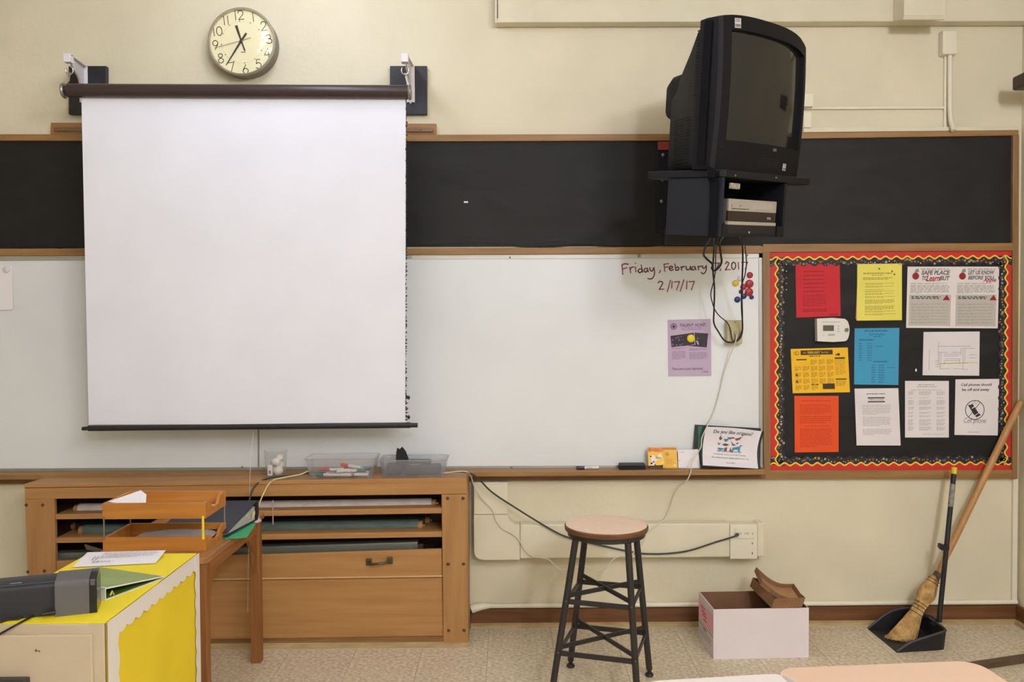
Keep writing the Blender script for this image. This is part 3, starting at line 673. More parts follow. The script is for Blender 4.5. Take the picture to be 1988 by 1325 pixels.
cable('cable', [(1400, 442, -.58), (1390, 485, -.42), (1389, 520, -.3), (1386, 545, -.25), (1380, 570, -.2), (1383, 588, -.17), (1388, 602, -.14), (1397, 614, -.11), (1411, 626, -.08), (1418, 640, -.068), (1421, 658, -.066), (1425, 663, -.072), (1430, 655, -.07), (1429, 647, -.066)], .0026, M_cabk, 'thin black cable crossing the deep loop and ending at the outlet box')
cable('cable', [(1442, 446, -.58), (1447, 485, -.4), (1449, 512, -.34), (1446, 535, -.3), (1441, 552, -.26), (1439, 585, -.2), (1440, 612, -.15), (1442, 632, -.1), (1438, 650, -.085), (1430, 662, -.08)], .0026, M_cabk, 'thin black cable hanging at the right of the deep loop')
M_cw = mat('white_cable', (222, 216, 198), .5)
cable('cable', [(1428, 646, -.062), (1430, 655, -.085), (1425, 672, -.075), (1416, 695, -.05), (1406, 725, -.035), (1399, 755, -.03), (1391, 785, -.03), (1384, 808, -.045), (1374, 826, -.075), (1363, 850, -.11), (1361, 868, -.115), (1352, 884, -.115), (1343, 900, -.115), (1341, 917, -.112), (1333, 934, -.10), (1317, 947, -.05), (1308, 965, -.03), (1302, 985, -.03), (1293, 1006, -.05), (1277, 1020, -.09), (1258, 1034, -.092), (1247, 1058, -.095), (1225, 1077, -.095), (1205, 1080, -.095), (1190, 1087, -.1), (1178, 1102, -.1), (1160, 1108, -.1), (1143, 1103, -.1), (1130, 1098, -.1), (1110, 1105, -.1), (1092, 1109, -.1), (1075, 1096, -.1), (1063, 1086, -.09), (1035, 1081, -.085), (1020, 1070, -.085), (1008, 1050, -.085), (995, 1037, -.085), (974, 1026, -.085), (962, 1008, -.085), (956, 990, -.085), (935, 968, -.09), (921, 945, -.12), (914, 925, -.15), (907, 917, -.2), (890, 916, -.21), (860, 919, -.20)], .0026, M_cw, 'thin white cord running from the outlet box past the ledge to the cabinet')
M_cg = mat('dark_green_cable', (52, 58, 46), .5)
cable('power_cord', [(870, 917, -.19), (900, 917, -.19), (914, 920, -.17), (930, 931, -.14), (955, 956, -.12), (1000, 986, -.1), (1060, 1023, -.09), (1100, 1043, -.09), (1160, 1058, -.09), (1230, 1073, -.09), (1265, 1076, -.09), (1300, 1075, -.09), (1340, 1069, -.09), (1390, 1053, -.09), (1420, 1044, -.1), (1431, 1040, -.1)], .0042, M_cg, 'dark cord draped across the wall into the raceway outlet', 'cord')
MB().cyl(Y(1431, 1039, -.084), Y(1431, 1039, -.105), .0095, 12).build('plug', M_cg, COL.objects['power_cord'], smooth=40)
cable('cord', [(600, 919, -.2), (570, 923, -.22), (540, 926, -.235), (522, 929, -.245), (508, 934, -.252), (498, 941, -.268), (490, 953, -.28), (483, 975, -.3), (478, 1000, -.3)], .0042, M_cg, 'dark green cord dropping over the cabinet edge by the jar', 'cord')
cable('cord', [(600, 914, -.2), (585, 921, -.225), (565, 925, -.24), (545, 929, -.25), (530, 933, -.258), (520, 943, -.27), (513, 956, -.28), (506, 972, -.3), (500, 990, -.3)], .0032, mat('yellowed_cable', (226, 214, 166), .5), 'yellowed white cord dropping over the cabinet edge by the bins', 'cord')
# ------------------------------------------------------------------ bulletin board
YB = -.016
bb = thing('bulletin_board', 'black bulletin board with red and yellow scalloped border at right', 'board', Y(1730, 910, -.01))
MB().plate([(1494, 488), (1968, 485), (1966, 914), (1495, 916)], YB, 0).build('backing', M_black, bb)
M_red = mat('red_card', (206, 44, 38), .6); M_yel = mat('yellow_card', (246, 206, 60), .6); M_dot = mat('black_dotted_card', (40, 34, 38), .6)
DC = [mat('dot_white', (214, 206, 200), .7), mat('dot_orange', (206, 120, 62), .7), mat('dot_yellow', (212, 190, 80), .7), mat('dot_blue', (110, 126, 150), .7), mat('dot_mauve', (150, 120, 130), .7)]
def border(P0, P1, inner, seed):   # P0->P1 along outer edge in photo px, inner = unit px vector into the board
    R = random.Random(seed); L_ = math.hypot(P1[0]-P0[0], P1[1]-P0[1]); tx, ty = (P1[0]-P0[0])/L_, (P1[1]-P0[1])/L_
    q = lambda s, t, k: Y(P0[0]+tx*s+inner[0]*t, P0[1]+ty*s+inner[1]*t, YB-k)
    N = int(L_/1.8); ph = R.uniform(0, 6)
    wv = lambda s: 2.6*math.sin(2*math.pi*s/21.2+ph)
    def band(f0, f1, k, name, m, par):
        mb = MB(); vs = []
        for i in range(N+1): s = L_*i/N; vs += [q(s, f0(s), k), q(s, f1(s), k)]
        mb.add(vs, [(2*i, 2*i+1, 2*i+3, 2*i+2) for i in range(N)])
        return mb.build(name, m, par, solid=.0006)
    st = band(lambda s: 0, lambda s: 13+wv(s), .0030, 'border_strip', M_red, bb)
    band(lambda s: 11.5+wv(s), lambda s: 14.6+wv(s), .0045, 'yellow_edge', M_yel, st)
    band(lambda s: 13+wv(s), lambda s: 26.5+wv(s)*.9, .0036, 'dotted_edge', M_dot, st)
    mbs = [MB() for _ in DC]
    s = 3
    while s < L_-3:
        t = R.uniform(18.5, 25.5); r = R.choice([1.0, 1.3, 1.9, 2.2]); c = R.randrange(len(DC)); tt = t+wv(s)*.8-.8
        if r > 1.8:
            for i in range(10):
                a, b_ = 2*math.pi*i/10, 2*math.pi*(i+1)/10
                mbs[c].quad(*[q(s+rr_*math.cos(x), tt+rr_*math.sin(x), .0050) for rr_, x in ((r, a), (r, b_), (r*.5, b_), (r*.5, a))])
        else: mbs[c].add([q(s+r*math.cos(2*math.pi*i/8), tt+r*math.sin(2*math.pi*i/8), .0050) for i in range(8)], [tuple(range(8))])
        s += R.uniform(3.4, 7.0)
    for c, m_ in enumerate(mbs):
        o = m_.build('dots', DC[c], st); o['kind'] = 'stuff'
border((1494, 489), (1967, 486), (0, 1), 1); border((1495, 915), (1966, 913), (0, -1), 2)
border((1494.5, 500), (1495, 905), (1, 0), 3); border((1967, 497), (1966, 903), (-1, 0), 4)

def paper(name, label, px, m, y=YB-.003, cat='paper', group=None, th=.0005, curl=0.):
    c = [Y(a, b, y) for a, b in px]; s = Sheet(*c)
    if curl: s.c[2] = s.c[2]+s.n*curl; s.c[3] = s.c[3]+s.n*curl*.7
    mb = MB(); n = 6; vs = [s.p(i/n, j/n) for j in range(n+1) for i in range(n+1)]
    mb.add(vs, [(j*(n+1)+i, j*(n+1)+i+1, (j+1)*(n+1)+i+1, (j+1)*(n+1)+i) for j in range(n) for i in range(n)])
    o = mb.build(name, m, None, solid=th); tag(o, label, cat, group); return o, s
def ink(s, o, m, fn, name='print'):
    mb = MB(); fn(mb); return mb.build(name, m, o)
def cpaper(name, c, **k): return mat(name, c, .8, noise=.03, nscale=6, **k)

# red sheet
o, s = paper('flyer', 'red letter sheet with faint dark text, top left of the board', [(1544, 506), (1630, 505), (1632, 614), (1546, 617)], cpaper('red_sheet', (208, 46, 56)), y=YB-.0022)
def f(mb):
    for v in (.19, .26, .33, .40, .47, .54): s.lines(mb, .18, .68, v, v+.035, 1, .5, 1, int(v*100))
    s.lines(mb, .16, .7, .61, .82, 8, .35, .8, 4); s.lines(mb, .14, .74, .86, .92, 2, .55, 1, 6); s.lines(mb, .74, .94, .955, .985, 1, .8, 1, 7)
ink(s, o, mat('red_ink', (150, 34, 44), .8), f)
# yellow stack
paper('flyer', 'pink sheet peeking out behind the yellow sheet', [(1666, 509), (1740, 510), (1748, 619), (1661, 620)], cpaper('pink_sheet', (216, 128, 122)), y=YB-.0022)
paper('flyer', 'pale blue sheet peeking out behind the yellow sheet', [(1664, 511), (1749, 510), (1750, 618), (1664, 619)], cpaper('paleblue_sheet', (176, 190, 196)), y=YB-.0032)
o, s = paper('flyer', 'pale yellow sheet with paw prints and dense grey text', [(1664.5, 513), (1751, 512), (1751, 622), (1663, 623)], cpaper('yellow_sheet', (240, 228, 108)), y=YB-.0045)
def f(mb):
    s.lines(mb, .13, .78, .155, .20, 1, .55, 1, 1); s.lines(mb, .33, .6, .195, .225, 1, .5, 1, 2); s.lines(mb, .13, .8, .24, .29, 2, .6, .9, 3)
    for v, n_ in ((.34, 2), (.39, 2), (.45, 1), (.475, 2), (.52, 2), (.575, 2), (.63, 5), (.74, 5), (.83, 2), (.88, 2)): s.lines(mb, .18, .86, v, v+.016*n_, n_, .55, .6, int(v*200))
ink(s, o, mat('olive_ink', (176, 164, 76), .8), f)
def f(mb):
    for u, v in ((.49, .085), (.78, .13), (.83, .185)):
        s.disc(mb, u, v+.008, .0036)
        for k in (-1, 0, 1): s.disc(mb, u+k*.018, v-.010+abs(k)*.005, .0014)
ink(s, o, mat('paw_ink', (84, 80, 40), .8), f, 'paw_prints')
# double flyer
o, s = paper('flyer', 'wide white double flyer with two red apples and grey headlines', [(1762, 518), (1940, 518), (1937, 638), (1759, 637)], cpaper('flyer_white', (236, 228, 226)))
for side, u0 in ((0, 0.), (1, .5)):
    a = .035+u0 if side == 0 else .545
    b_ = .47 if side == 0 else .965
    ink(s, o, mat('panel_grey', (196, 190, 182), .8), lambda mb: s.rect(mb, a-.01, .455, b_+.01, .965, .0004), 'grey_panel')
    def f(mb):
        s.lines(mb, a+.11, b_, .035, .05, 1, .7, 1, 3)
        if side == 0:
            s.text(mb, 'SAFE PLACE', a+.115, b_-.005, .06, .135, .25, off=.045); s.text(mb, 'TO', a+.125, a+.185, .15, .225, .25, off=.045); s.text(mb, 'BUT', a+.315, b_-.005, .15, .225, .25, off=.045)
        else:
            s.text(mb, 'LET US KNOW', a+.115, b_-.015, .06, .13, .25, off=.045); s.text(mb, 'BEFORE YOU', a+.115, b_-.02, .145, .21, .25, off=.045)
    ink(s, o, mat('headline_grey', (122, 112, 114), .8), f, 'headline')
    ink(s, o, mat('apple_red', (150, 34, 36), .7), lambda mb: (s.disc(mb, a+.055, .155, .0170, n=24)), 'apple')
    def f(mb):
        s.poly(mb, [(a+.04, .10), (a+.055, .04), (a+.085, .035), (a+.09, .07), (a+.07, .10)])
        s.ring(mb, a+.07, .07, .0085, .0025)
    ink(s, o, mat('apple_grey', (150, 146, 140), .7), f, 'apple_leaf')
    def f(mb):
        if side == 0: s.text(mb, 'Learn', a+.17, a+.32, .135, .24, .35, .0011, off=.02)
        else: s.text(mb, 'Apple', a+.28, b_+.005, .185, .265, .35, .0011, off=.02)
    ink(s, o, mat('headline_red', (172, 30, 40), .7), f, 'red_script')
    ink(s, o, mat('apple_red', (150, 34, 36), .7), lambda mb: s.poly(mb, [(a+.355, .545), (a+.40, .455), (a+.435, .545)], .0011), 'warning_triangle')
    def f(mb):
        s.lines(mb, a, b_-.01, .265, .29, 2, .5, .8, 5); s.lines(mb, a, b_, .30, .44, 10, .5, .4, 6)
        for k in range(7): s.lines(mb, a+.015, b_-.01, .60+.05*k, .632+.05*k, 3, .5, .5, 9+k)
    ink(s, o, mat('text_grey', (164, 156, 152), .8), f)
    ink(s, o, M_ink, lambda mb: s.lines(mb, a+.015, a+.335, .485, .535, 2, .6, 1, 4), 'bold_text')
# thermostat
th = thing('thermostat', 'white wall thermostat with grey display on the bulletin board', 'thermostat', Y(1618, 664, YB))
d = YB-.032
pts = [Y(1586, 619, d), Y(1618, 617.5, d), Y(1641, 619.5, d)]
for k in range(9):
    a = math.pi/2-k*math.pi/8; pts.append(Y(1641+8.5*math.cos(a), 641.5-21*math.sin(a), d))
pts += [Y(1641, 663, d), Y(1618, 664.5, d), Y(1587, 663, d)]
MB().prism(pts, (0, .032, 0)).build('case', mat('thermostat_white', (228, 224, 218), .4), th, bevel=.004, seg=3)
MB().plate([(1598, 632), (1619, 632), (1619, 643), (1598, 643)], d-.001, d+.002).build('display', mat('lcd_grey', (92, 90, 80), .25), th)
MB().lathe([(.0095, 0), (.0095, .006), (.006, .008), (.004, .006), (.001, .006)], Y(1643, 641, d+.001), V((0, -1, 0)), 16).build('key_lock', M_steel, th, smooth=40)
for py in (634, 639, 644): MB().plate([(1626, py-1.6), (1630, py-1.6), (1630, py+1.6), (1626, py+1.6)], d-.0022, d+.001).build('button', mat('thermostat_button', (206, 202, 196), .5), th, bevel=.0006)
s = Sheet(Y(1590, 619, d-.0004), Y(1640, 619, d-.0004), Y(1640, 663, d-.0004), Y(1590, 663, d-.0004)); mb = MB()
s.lines(mb, .12, .85, .14, .17, 1, .6, 1, 3, .0002); s.lines(mb, .36, .64, .68, .78, 2, .5, .9, 3, .0002); s.disc(mb, .17, .74, .0018, .0002)
mb.build('print', M_inkg, th)
# gold calendar
o, s = paper('flyer', 'gold February calendar sheet in landscape with dark banner', [(1535, 678), (1646, 675), (1650, 762), (1539, 764)], cpaper('gold_sheet', (250, 196, 44)))
M_gink = mat('gold_dark_ink', (74, 58, 34), .8); M_gmid = mat('gold_mid_ink', (204, 154, 40), .8)
def f(mb):
    s.rect(mb, .17, .04, .73, .145); s.rect(mb, .53, .795, .74, .92); s.rect(mb, .09, .235, .27, .26); s.rect(mb, .76, .215, .94, .25); s.rect(mb, .76, .69, .95, .715)
    s.lines(mb, .32, .53, .165, .19, 1, .7, 1, 2); s.lines(mb, .33, .47, .80, .825, 1, .8, 1, 5)
    for v in (.55, .70): s.poly(mb, [(.06, v+.06), (.085, v), (.105, v+.05), (.12, v+.065)])
    s.disc(mb, .83, .15, .007); s.disc(mb, .79, .155, .004); s.ring(mb, .105, .1, .010, .002); s.ring(mb, .07, .1, .008, .001)
ink(s, o, M_gink, f, 'banner')
def f(mb):
    for r in range(5):
        for c in range(5):
            if (r == 0 and c < 2) or (r == 4 and c > 2): continue
            s.lines(mb, .055+c*.141, .055+c*.141+.115, .255+r*.142, .255+r*.142+.115, 5, .75, .6, r*7+c)
    s.lines(mb, .76, .94, .27, .62, 10, .5, .8, 44); s.lines(mb, .76, .94, .73, .86, 5, .7, .8, 45)
ink(s, o, M_gmid, f, 'calendar_grid')
def f(mb):
    s.text(mb, 'just', .21, .265, .065, .125, .2, .0012); s.text(mb, 'FEBRUARY', .29, .51, .065, .12, 0, .0012, off=.03); s.text(mb, 'Specials', .525, .655, .07, .125, 0, .0012)
ink(s, o, mat('gold_pale_ink', (214, 178, 80), .8), f, 'banner_text')
# blue sheet
o, s = paper('flyer', 'bright blue sheet with small timetable columns', [(1659, 638), (1746, 637), (1744, 748), (1658, 747)], cpaper('blue_sheet', (70, 160, 204)))
def f(mb):
    s.lines(mb, .22, .78, .035, .07, 1, .7, 1, 2); s.text(mb, 'Bell Schedule', .33, .67, .085, .13); s.lines(mb, .42, .6, .145, .165, 1, .6, 1, 3); s.lines(mb, .1, .44, .195, .225, 1, .8, 1, 4); s.lines(mb, .43, .77, .58, .605, 1, .8, 1, 5)
    for k in range(8):
        v = .265+k*.042; s.lines(mb, .1, .17, v, v+.022, 1, .6, 1, k); s.lines(mb, .29, .4, v, v+.022, 1, .6, 1, k+9)
        v = .65+k*.042; s.lines(mb, .39, .48, v, v+.022, 1, .6, 1, k); s.lines(mb, .55, .68, v, v+.022, 1, .6, 1, k+9)
    s.lines(mb, .47, .66, .315, .335, 1, .6, 1, 31); s.lines(mb, .74, .92, .69, .71, 1, .6, 1, 32)
ink(s, o, mat('blue_ink', (44, 108, 146), .8), f)
# orange sheet
o, s = paper('flyer', 'bright orange sheet with faint text, lower left of the board', [(1542, 769), (1628, 769), (1628, 878), (1543, 879)], cpaper('orange_sheet', (238, 86, 34)))
def f(mb):
    s.lines(mb, .16, .82, .08, .12, 1, .5, 1, 1); s.lines(mb, .12, .86, .15, .34, 6, .5, .8, 2); s.lines(mb, .12, .86, .36, .5, 4, .5, .8, 3); s.lines(mb, .22, .8, .53, .56, 1, .5, 1, 4); s.lines(mb, .12, .86, .58, .92, 12, .5, .6, 5)
ink(s, o, mat('orange_ink', (206, 66, 26), .8), f)
# white 'dress' sheet
o, s = paper('flyer', 'white letter sheet with black-barred title box under the blue sheet', [(1659, 755), (1744, 754), (1747, 865), (1662, 865)], cpaper('sheet_white_a', (234, 226, 228)), curl=.008)
def f(mb):
    s.rect(mb, .29, .155, .68, .175); s.rect(mb, .29, .225, .68, .245); s.text(mb, 'DRESS for SUCCESS', .32, .65, .185, .215); s.lines(mb, .27, .7, .09, .11, 1, .6, 1, 3)
ink(s, o, M_ink, f, 'title_box')
def f(mb): s.lines(mb, .16, .82, .29, .47, 8, .4, .6, 1); s.lines(mb, .16, .82, .5, .67, 8, .4, .6, 2); s.lines(mb, .15, .82, .71, .83, 6, .4, .4, 3)
ink(s, o, M_inkl, f)
# floor map sheet
o, s = paper('flyer', 'white landscape floor plan with yellow highlighted route', [(1793, 645), (1902, 644), (1901, 730), (1791, 729)], cpaper('sheet_white_b', (234, 228, 230)))
def f(mb):
    LN = [[(.27,.24),(.27,.80)],[(.27,.33),(.84,.33)],[(.27,.47),(.44,.47)],[(.5,.47),(.67,.47)],[(.67,.38),(.67,.52)],[(.67,.38),(.91,.38)],[(.36,.51),(.67,.51)],[(.37,.55),(.62,.55)],[(.29,.47),(.29,.72)],[(.32,.47),(.32,.68)],[(.38,.62),(.65,.62)],[(.38,.66),(.65,.66)],[(.38,.66),(.38,.73)],[(.65,.62),(.65,.73)],[(.29,.725),(.80,.71)],[(.71,.40),(.71,.86)],[(.74,.38),(.74,.70)],[(.31,.73),(.31,.845)],[(.31,.845),(.48,.845)],[(.54,.845),(.71,.845)],[(.71,.86),(.79,.86)],[(.22,.66),(.27,.66)],[(.22,.70),(.27,.70)],[(.22,.75),(.27,.75)],[(.22,.80),(.27,.80)],[(.82,.53),(.95,.53)],[(.83,.60),(.94,.60)],[(.11,.4),(.11,.88)]]
    for l in LN: s.stroke(mb, l, .0012)
ink(s, o, mat('plan_ink', (104, 92, 110), .8), f, 'plan_lines')
ink(s, o, mat('highlighter_yellow', (226, 218, 96), .8), lambda mb: (s.stroke(mb, [(.29, .735), (.96, .70)], .005, .0005), s.stroke(mb, [(.305, .74), (.305, .85)], .004, .0005)), 'highlighted_route')
# white list
o, s = paper('flyer', 'white list sheet with three pale columns beside the cell phone notice', [(1757, 740), (1842, 740), (1842, 850), (1757, 850)], cpaper('sheet_white_c', (234, 227, 228)))
def f(mb):
    s.lines(mb, .3, .7, .06, .085, 1, .6, 1, 2); s.lines(mb, .28, .74, .095, .12, 1, .6, 1, 3); s.lines(mb, .14, .86, .155, .175, 1, .5, 1, 4)
    for v, n_ in ((.185, 4), (.295, 1), (.34, 5), (.46, 3), (.55, 2), (.61, 2), (.68, 3), (.74, 3), (.81, 4)):
        for a, b_ in ((.07, .2), (.32, .6), (.72, .92)): s.lines(mb, a, b_, v, v+.018*n_, n_, .5, .8, int(v*99+a*50))
    s.lines(mb, .4, .9, .935, .95, 1, .5, 1, 8)
ink(s, o, M_inkl, f)
# cell phone notice
o, s = paper('flyer', 'white cell phone notice with crossed-out phone in a circle', [(1855, 737), (1940, 736), (1937, 846), (1853, 845)], cpaper('sheet_white_d', (236, 229, 230)))
def f(mb):
    s.text(mb, 'Cell phones should', .13, .83, .075, .135, .1, off=.02); s.text(mb, 'be off and away', .15, .78, .16, .225, .1, off=.02)
ink(s, o, M_ink, f, 'notice_print')
def f(mb):
    s.ring(mb, .455, .55, .0485, .0035, n=40); s.stroke(mb, [(.32, .67), (.57, .42)], .0028)
    s.poly(mb, [(.305, .475), (.40, .44), (.54, .60), (.445, .645)], .0010); s.poly(mb, [(.46, .655), (.55, .605), (.595, .64), (.50, .68)], .0010); s.poly(mb, [(.29, .455), (.34, .46), (.33, .49)], .001)
ink(s, o, M_ink, f, 'phone_symbol')
ink(s, o, M_paperw, lambda mb: (s.stroke(mb, [(.39, .52), (.44, .49)], .0045, .0014)), 'phone_window')
ink(s, o, M_inkg, lambda mb: (s.text(mb, 'Cell phone', .21, .72, .69, .81, .3), s.lines(mb, .31, .57, .94, .955, 1, .6, 1, 4), s.stroke(mb, [(.42, .42), (.47, .39), (.55, .38)], .0016), s.stroke(mb, [(.38, .44), (.44, .43), (.51, .43)], .0014)), 'grey_print')
# push pins and scrap
for py, nth in ((514, 'topmost'), (527, 'second'), (540, 'third'), (551, 'fourth'), (563, 'lowest')):
    o = MB().lathe([(.0045, 0), (.004, .003), (.002, .006), (.0035, .009), (.001, .010)], Y(1525.5, py, YB-.002), V((0, -1, 0)), 10).build('push_pin', M_chrome, smooth=40)
    tag(o, nth+' silver push pin of the column at the upper left board corner', 'pin', 'silver push pins on the bulletin board')
o, s = paper('paper_scrap', 'tiny torn white scrap left on the black board by the floor plan', [(1777.5, 716), (1780, 717), (1779.5, 722), (1776.5, 721)], M_paperw, cat='scrap')

# ------------------------------------------------------------------ things on the whiteboard
o, s = paper('flyer', 'lilac talent hunt flyer held by a yellow magnet on the whiteboard', [(1296, 621.5), (1380, 619.5), (1381, 730), (1297.5, 731)], cpaper('lilac_sheet', (196, 174, 200)), y=-.0135, curl=.002)
M_pur = mat('purple_ink', (80, 60, 90), .8)
def f(mb):
    s.text(mb, 'TALENT HUNT', .275, .88, .075, .13, 0, .0008, 1.05, off=.012)
    s.ring(mb, .14, .12, .0155, .0028); s.disc(mb, .14, .12, .0075); s.ring(mb, .14, .12, .0115, .001)
ink(s, o, M_pur, f, 'title')
def f(mb):
    s.lines(mb, .31, .84, .145, .20, 2, .5, .95, 2); s.lines(mb, .09, .4, .50, .53, 2, .5, .7, 3); s.lines(mb, .09, .42, .56, .71, 7, .5, .6, 4); s.lines(mb, .49, .9, .515, .56, 3, .5, .6, 5); s.lines(mb, .49, .92, .585, .71, 6, .5, .9, 6)
ink(s, o, mat('lilac_ink', (150, 128, 158), .8), f)
M_photo = mat('photo_dark', (58, 44, 58), .6, noise=.6, nscale=45, c2=(40, 30, 40))
ink(s, o, M_photo, lambda mb: (s.poly(mb, [(.06, .285), (.61, .235), (.615, .45), (.08, .485)], .0007), s.poly(mb, [(.62, .235), (.93, .255), (.90, .50), (.46, .465), (.62, .45)], .0009)), 'photo')
R_ = random.Random(11)
def f(mb):
    for u, v, r in ((.11, .36, .005), (.11, .44, .006), (.19, .33, .004), (.24, .31, .005), (.26, .36, .005), (.2, .45, .005), (.285, .45, .006), (.34, .43, .004), (.31, .3, .003), (.35, .36, .003), (.69, .34, .005), (.68, .42, .003)): s.disc(mb, u, v, r, .0011, 10)
ink(s, o, mat('photo_light', (112, 92, 112), .7), f, 'photo_highlights')
ink(s, o, mat('photo_white', (190, 170, 192), .7), lambda mb: (s.poly(mb, [(.60, .24), (.615, .24), (.635, .45), (.5, .455), (.62, .44)], .0012), s.poly(mb, [(.645, .37), (.70, .39), (.715, .45), (.69, .45)], .0012)), 'photo_edge')
def f(mb):
    s.text(mb, 'Please post in your classrooms', .09, .8, .845, .905, .3); s.text(mb, '- Lisa', .76, .92, .905, .94, .3)
ink(s, o, M_ink, f, 'handwritten_note')
# plain sheet at the far left
o, s = paper('sheet', 'blank white sheet hung by a white magnet at the left end of the whiteboard', [(-60, 516), (24, 515.5), (26, 602), (-60, 603)], M_paperw, y=-.0135, curl=.004)
def magnet(px, py, r, c, name, label, yb=-.0125, group=None):
    rr_ = r/392.0
    o = MB().lathe([(rr_*.98, 0), (rr_, .003), (rr_*.95, .007), (rr_*.8, .009), (.0005, .0095)], Y(px, py, yb), V((0, -1, 0)), 20).build('magnet', mat(name, c, .45), smooth=50)
    return tag(o, label, 'magnet', group)
magnet(13.5, 523, 6.5, (226, 220, 222), 'magnet_white', 'round white magnet holding the blank sheet at far left', -.014)
magnet(1341, 657.5, 8, (226, 208, 44), 'magnet_yellow', 'round yellow magnet in the middle of the lilac flyer', -.0155)
G = 'magnets at the right end of the whiteboard'
M_mr = (168, 40, 50)
magnet(1455.5, 534.5, 6, M_mr, 'magnet_red', 'topmost red magnet of the whiteboard cluster', group=G)
magnet(1454.8, 551.3, 8, M_mr, 'magnet_red', 'large red magnet second from the top of the cluster', group=G)
magnet(1443, 557.5, 6, M_mr, 'magnet_red', 'medium red magnet behind the hanging cable, left of the two large red ones', group=G)
magnet(1454, 567.5, 8, M_mr, 'magnet_red', 'large red magnet lowest of the red ones', group=G)
magnet(1438.5, 566.6, 4.2, (104, 40, 40), 'magnet_maroon', 'small maroon magnet just above the blue magnets', group=G)
magnet(1427.8, 550.5, 6.2, (224, 194, 48), 'magnet_gold', 'yellow magnet at the left of the red cluster', group=G)
magnet(1437, 541, 5.2, (226, 220, 206), 'magnet_white', 'white magnet above and right of the yellow one in the cluster', group=G)
magnet(1431.4, 582, 6, (36, 50, 116), 'magnet_blue', 'leftmost blue magnet at the bottom of the cluster', group=G)
magnet(1443.6, 575.5, 5.6, (36, 50, 116), 'magnet_blue', 'blue magnet behind the hanging cable, between the two other blue ones', group=G)
magnet(1458.9, 577.5, 4.2, (36, 46, 96), 'magnet_blue', 'small dark blue magnet at the right under the red ones', group=G)

# ------------------------------------------------------------------ things on the marker ledge
zl = zl  # ledge top
def onledge(px, y): q = Y(px, 905, y); return V((q.x, y, zl))
mk = thing('marker', 'white dry-erase marker with dark purple cap on the ledge', 'marker', onledge(1140, -.06))
a, b_ = onledge(1119, -.07)+V((0, 0, .008)), onledge(1162, -.062)+V((0, 0, .008)); dd = b_-a
MB().cyl(a, a+dd*.36, .0085, 12).build('cap', mat('marker_purple', (70, 34, 60), .35), mk, smooth=40)
MB().cyl(a+dd*.36, b_, .0078, 12).build('barrel', mat('marker_white', (226, 220, 218), .35), mk, smooth=40)
s = Sheet(a+dd*.42+V((0, -.0082, .0045)), a+dd*.88+V((0, -.0082, .0045)), a+dd*.88+V((0, -.0082, -.004)), a+dd*.42+V((0, -.0082, -.004))); mb = MB(); s.text(mb, 'EXPO', .1, .6, .1, .9, .2, .0002)
mb.build('print', mat('marker_print', (90, 60, 100), .5), mk)
er = thing('eraser', 'black felt board eraser on the ledge beside the orange card', 'eraser', onledge(1228, -.06))
x0, x1 = Y(1203, 905, -.08).x, Y(1253, 905, -.08).x
MB().box(x0, x1, -.085, -.035, zl, zl+.016).build('felt', mat('felt_black', (34, 32, 34), .95), er)
MB().box(x0, x1, -.085, -.035, zl+.016, zl+.028).build('grip', mat('eraser_grip', (52, 50, 52), .6), er, bevel=.004)
def card(name, label, pxs, m, yb, yt, cat='card'):
    (TL, TR, BR, BL) = pxs
    c = [Y(*TL, yt), Y(*TR, yt), Y(*BR, yb), Y(*BL, yb)]
    s = Sheet(*c); mb = MB(); s.rect(mb, 0, 0, 1, 1, 0); o = mb.build(name, m, solid=.001); return tag(o, label, cat), s
c, s = card('card', 'yellow-orange card with a small round seal, behind the orange card', [(1286, 869), (1313, 869), (1316, 909.5), (1287, 909.5)], mat('card_gold', (240, 186, 60), .5), -.05, -.03)
ink(s, c, mat('card_seal', (200, 130, 50), .6), lambda mb: (s.ring(mb, .33, .33, .009, .003), s.disc(mb, .33, .33, .004), s.lines(mb, .2, .75, .55, .85, 4, .25, .8, 3), s.rect(mb, 0, .02, 1, .12)))
ink(s, c, M_paperw, lambda mb: s.disc(mb, .8, .87, .005), 'dot')
c, s = card('card', 'orange and yellow card with a black and white animal holding a sign', [(1257, 869), (1285, 870), (1291, 903), (1259, 905)], mat('card_yellow', (246, 192, 30), .5), -.078, -.055)
ink(s, c, mat('card_orange', (232, 130, 40), .5), lambda mb: s.rect(mb, 0, 0, 1, .25, .0008), 'orange_band')
ink(s, c, mat('card_brown', (176, 84, 28), .5), lambda mb: s.text(mb, 'Ride', .08, .78, .04, .22, 0, .0012), 'title')
ink(s, c, M_paperw, lambda mb: (s.poly(mb, [(.38, .52), (.85, .36), (.95, .6), (.45, .78)], .0009), s.poly(mb, [(.12, .45), (.42, .42), (.45, .75), (.35, 1.0), (.14, .98), (.2, .7)], .0009), s.disc(mb, .86, .84, .005)), 'animal')
ink(s, c, M_ink, lambda mb: (s.text(mb, 'Savvy', .47, .86, .5, .68, .3, .0014), s.disc(mb, .18, .5, .004, .0013), s.disc(mb, .33, .8, .004, .0013), s.disc(mb, .2, .88, .005, .0013), s.disc(mb, .4, .97, .0035, .0013)), 'animal_patches')
st_ = MB().box(Y(1262, 905, -.07).x, Y(1286, 905, -.07).x, -.072, -.045, zl, zl+.012).build('card_stand', mat('clear_stand', (90, 70, 50), .3), None); tag(st_, 'small dark stand under the orange animal card', 'stand')
c, s = card('card', 'blank white card leaning on the whiteboard between gold card and origami flyer', [(1316, 875), (1355, 872.5), (1360, 909.5), (1317, 909.5)], M_paperw, -.055, -.035)
ink(s, c, M_inkl, lambda mb: (s.lines(mb, .05, .35, .1, .15, 1, .6, 1, 2), s.lines(mb, .03, .1, .55, .62, 1, .6, 1, 2)))
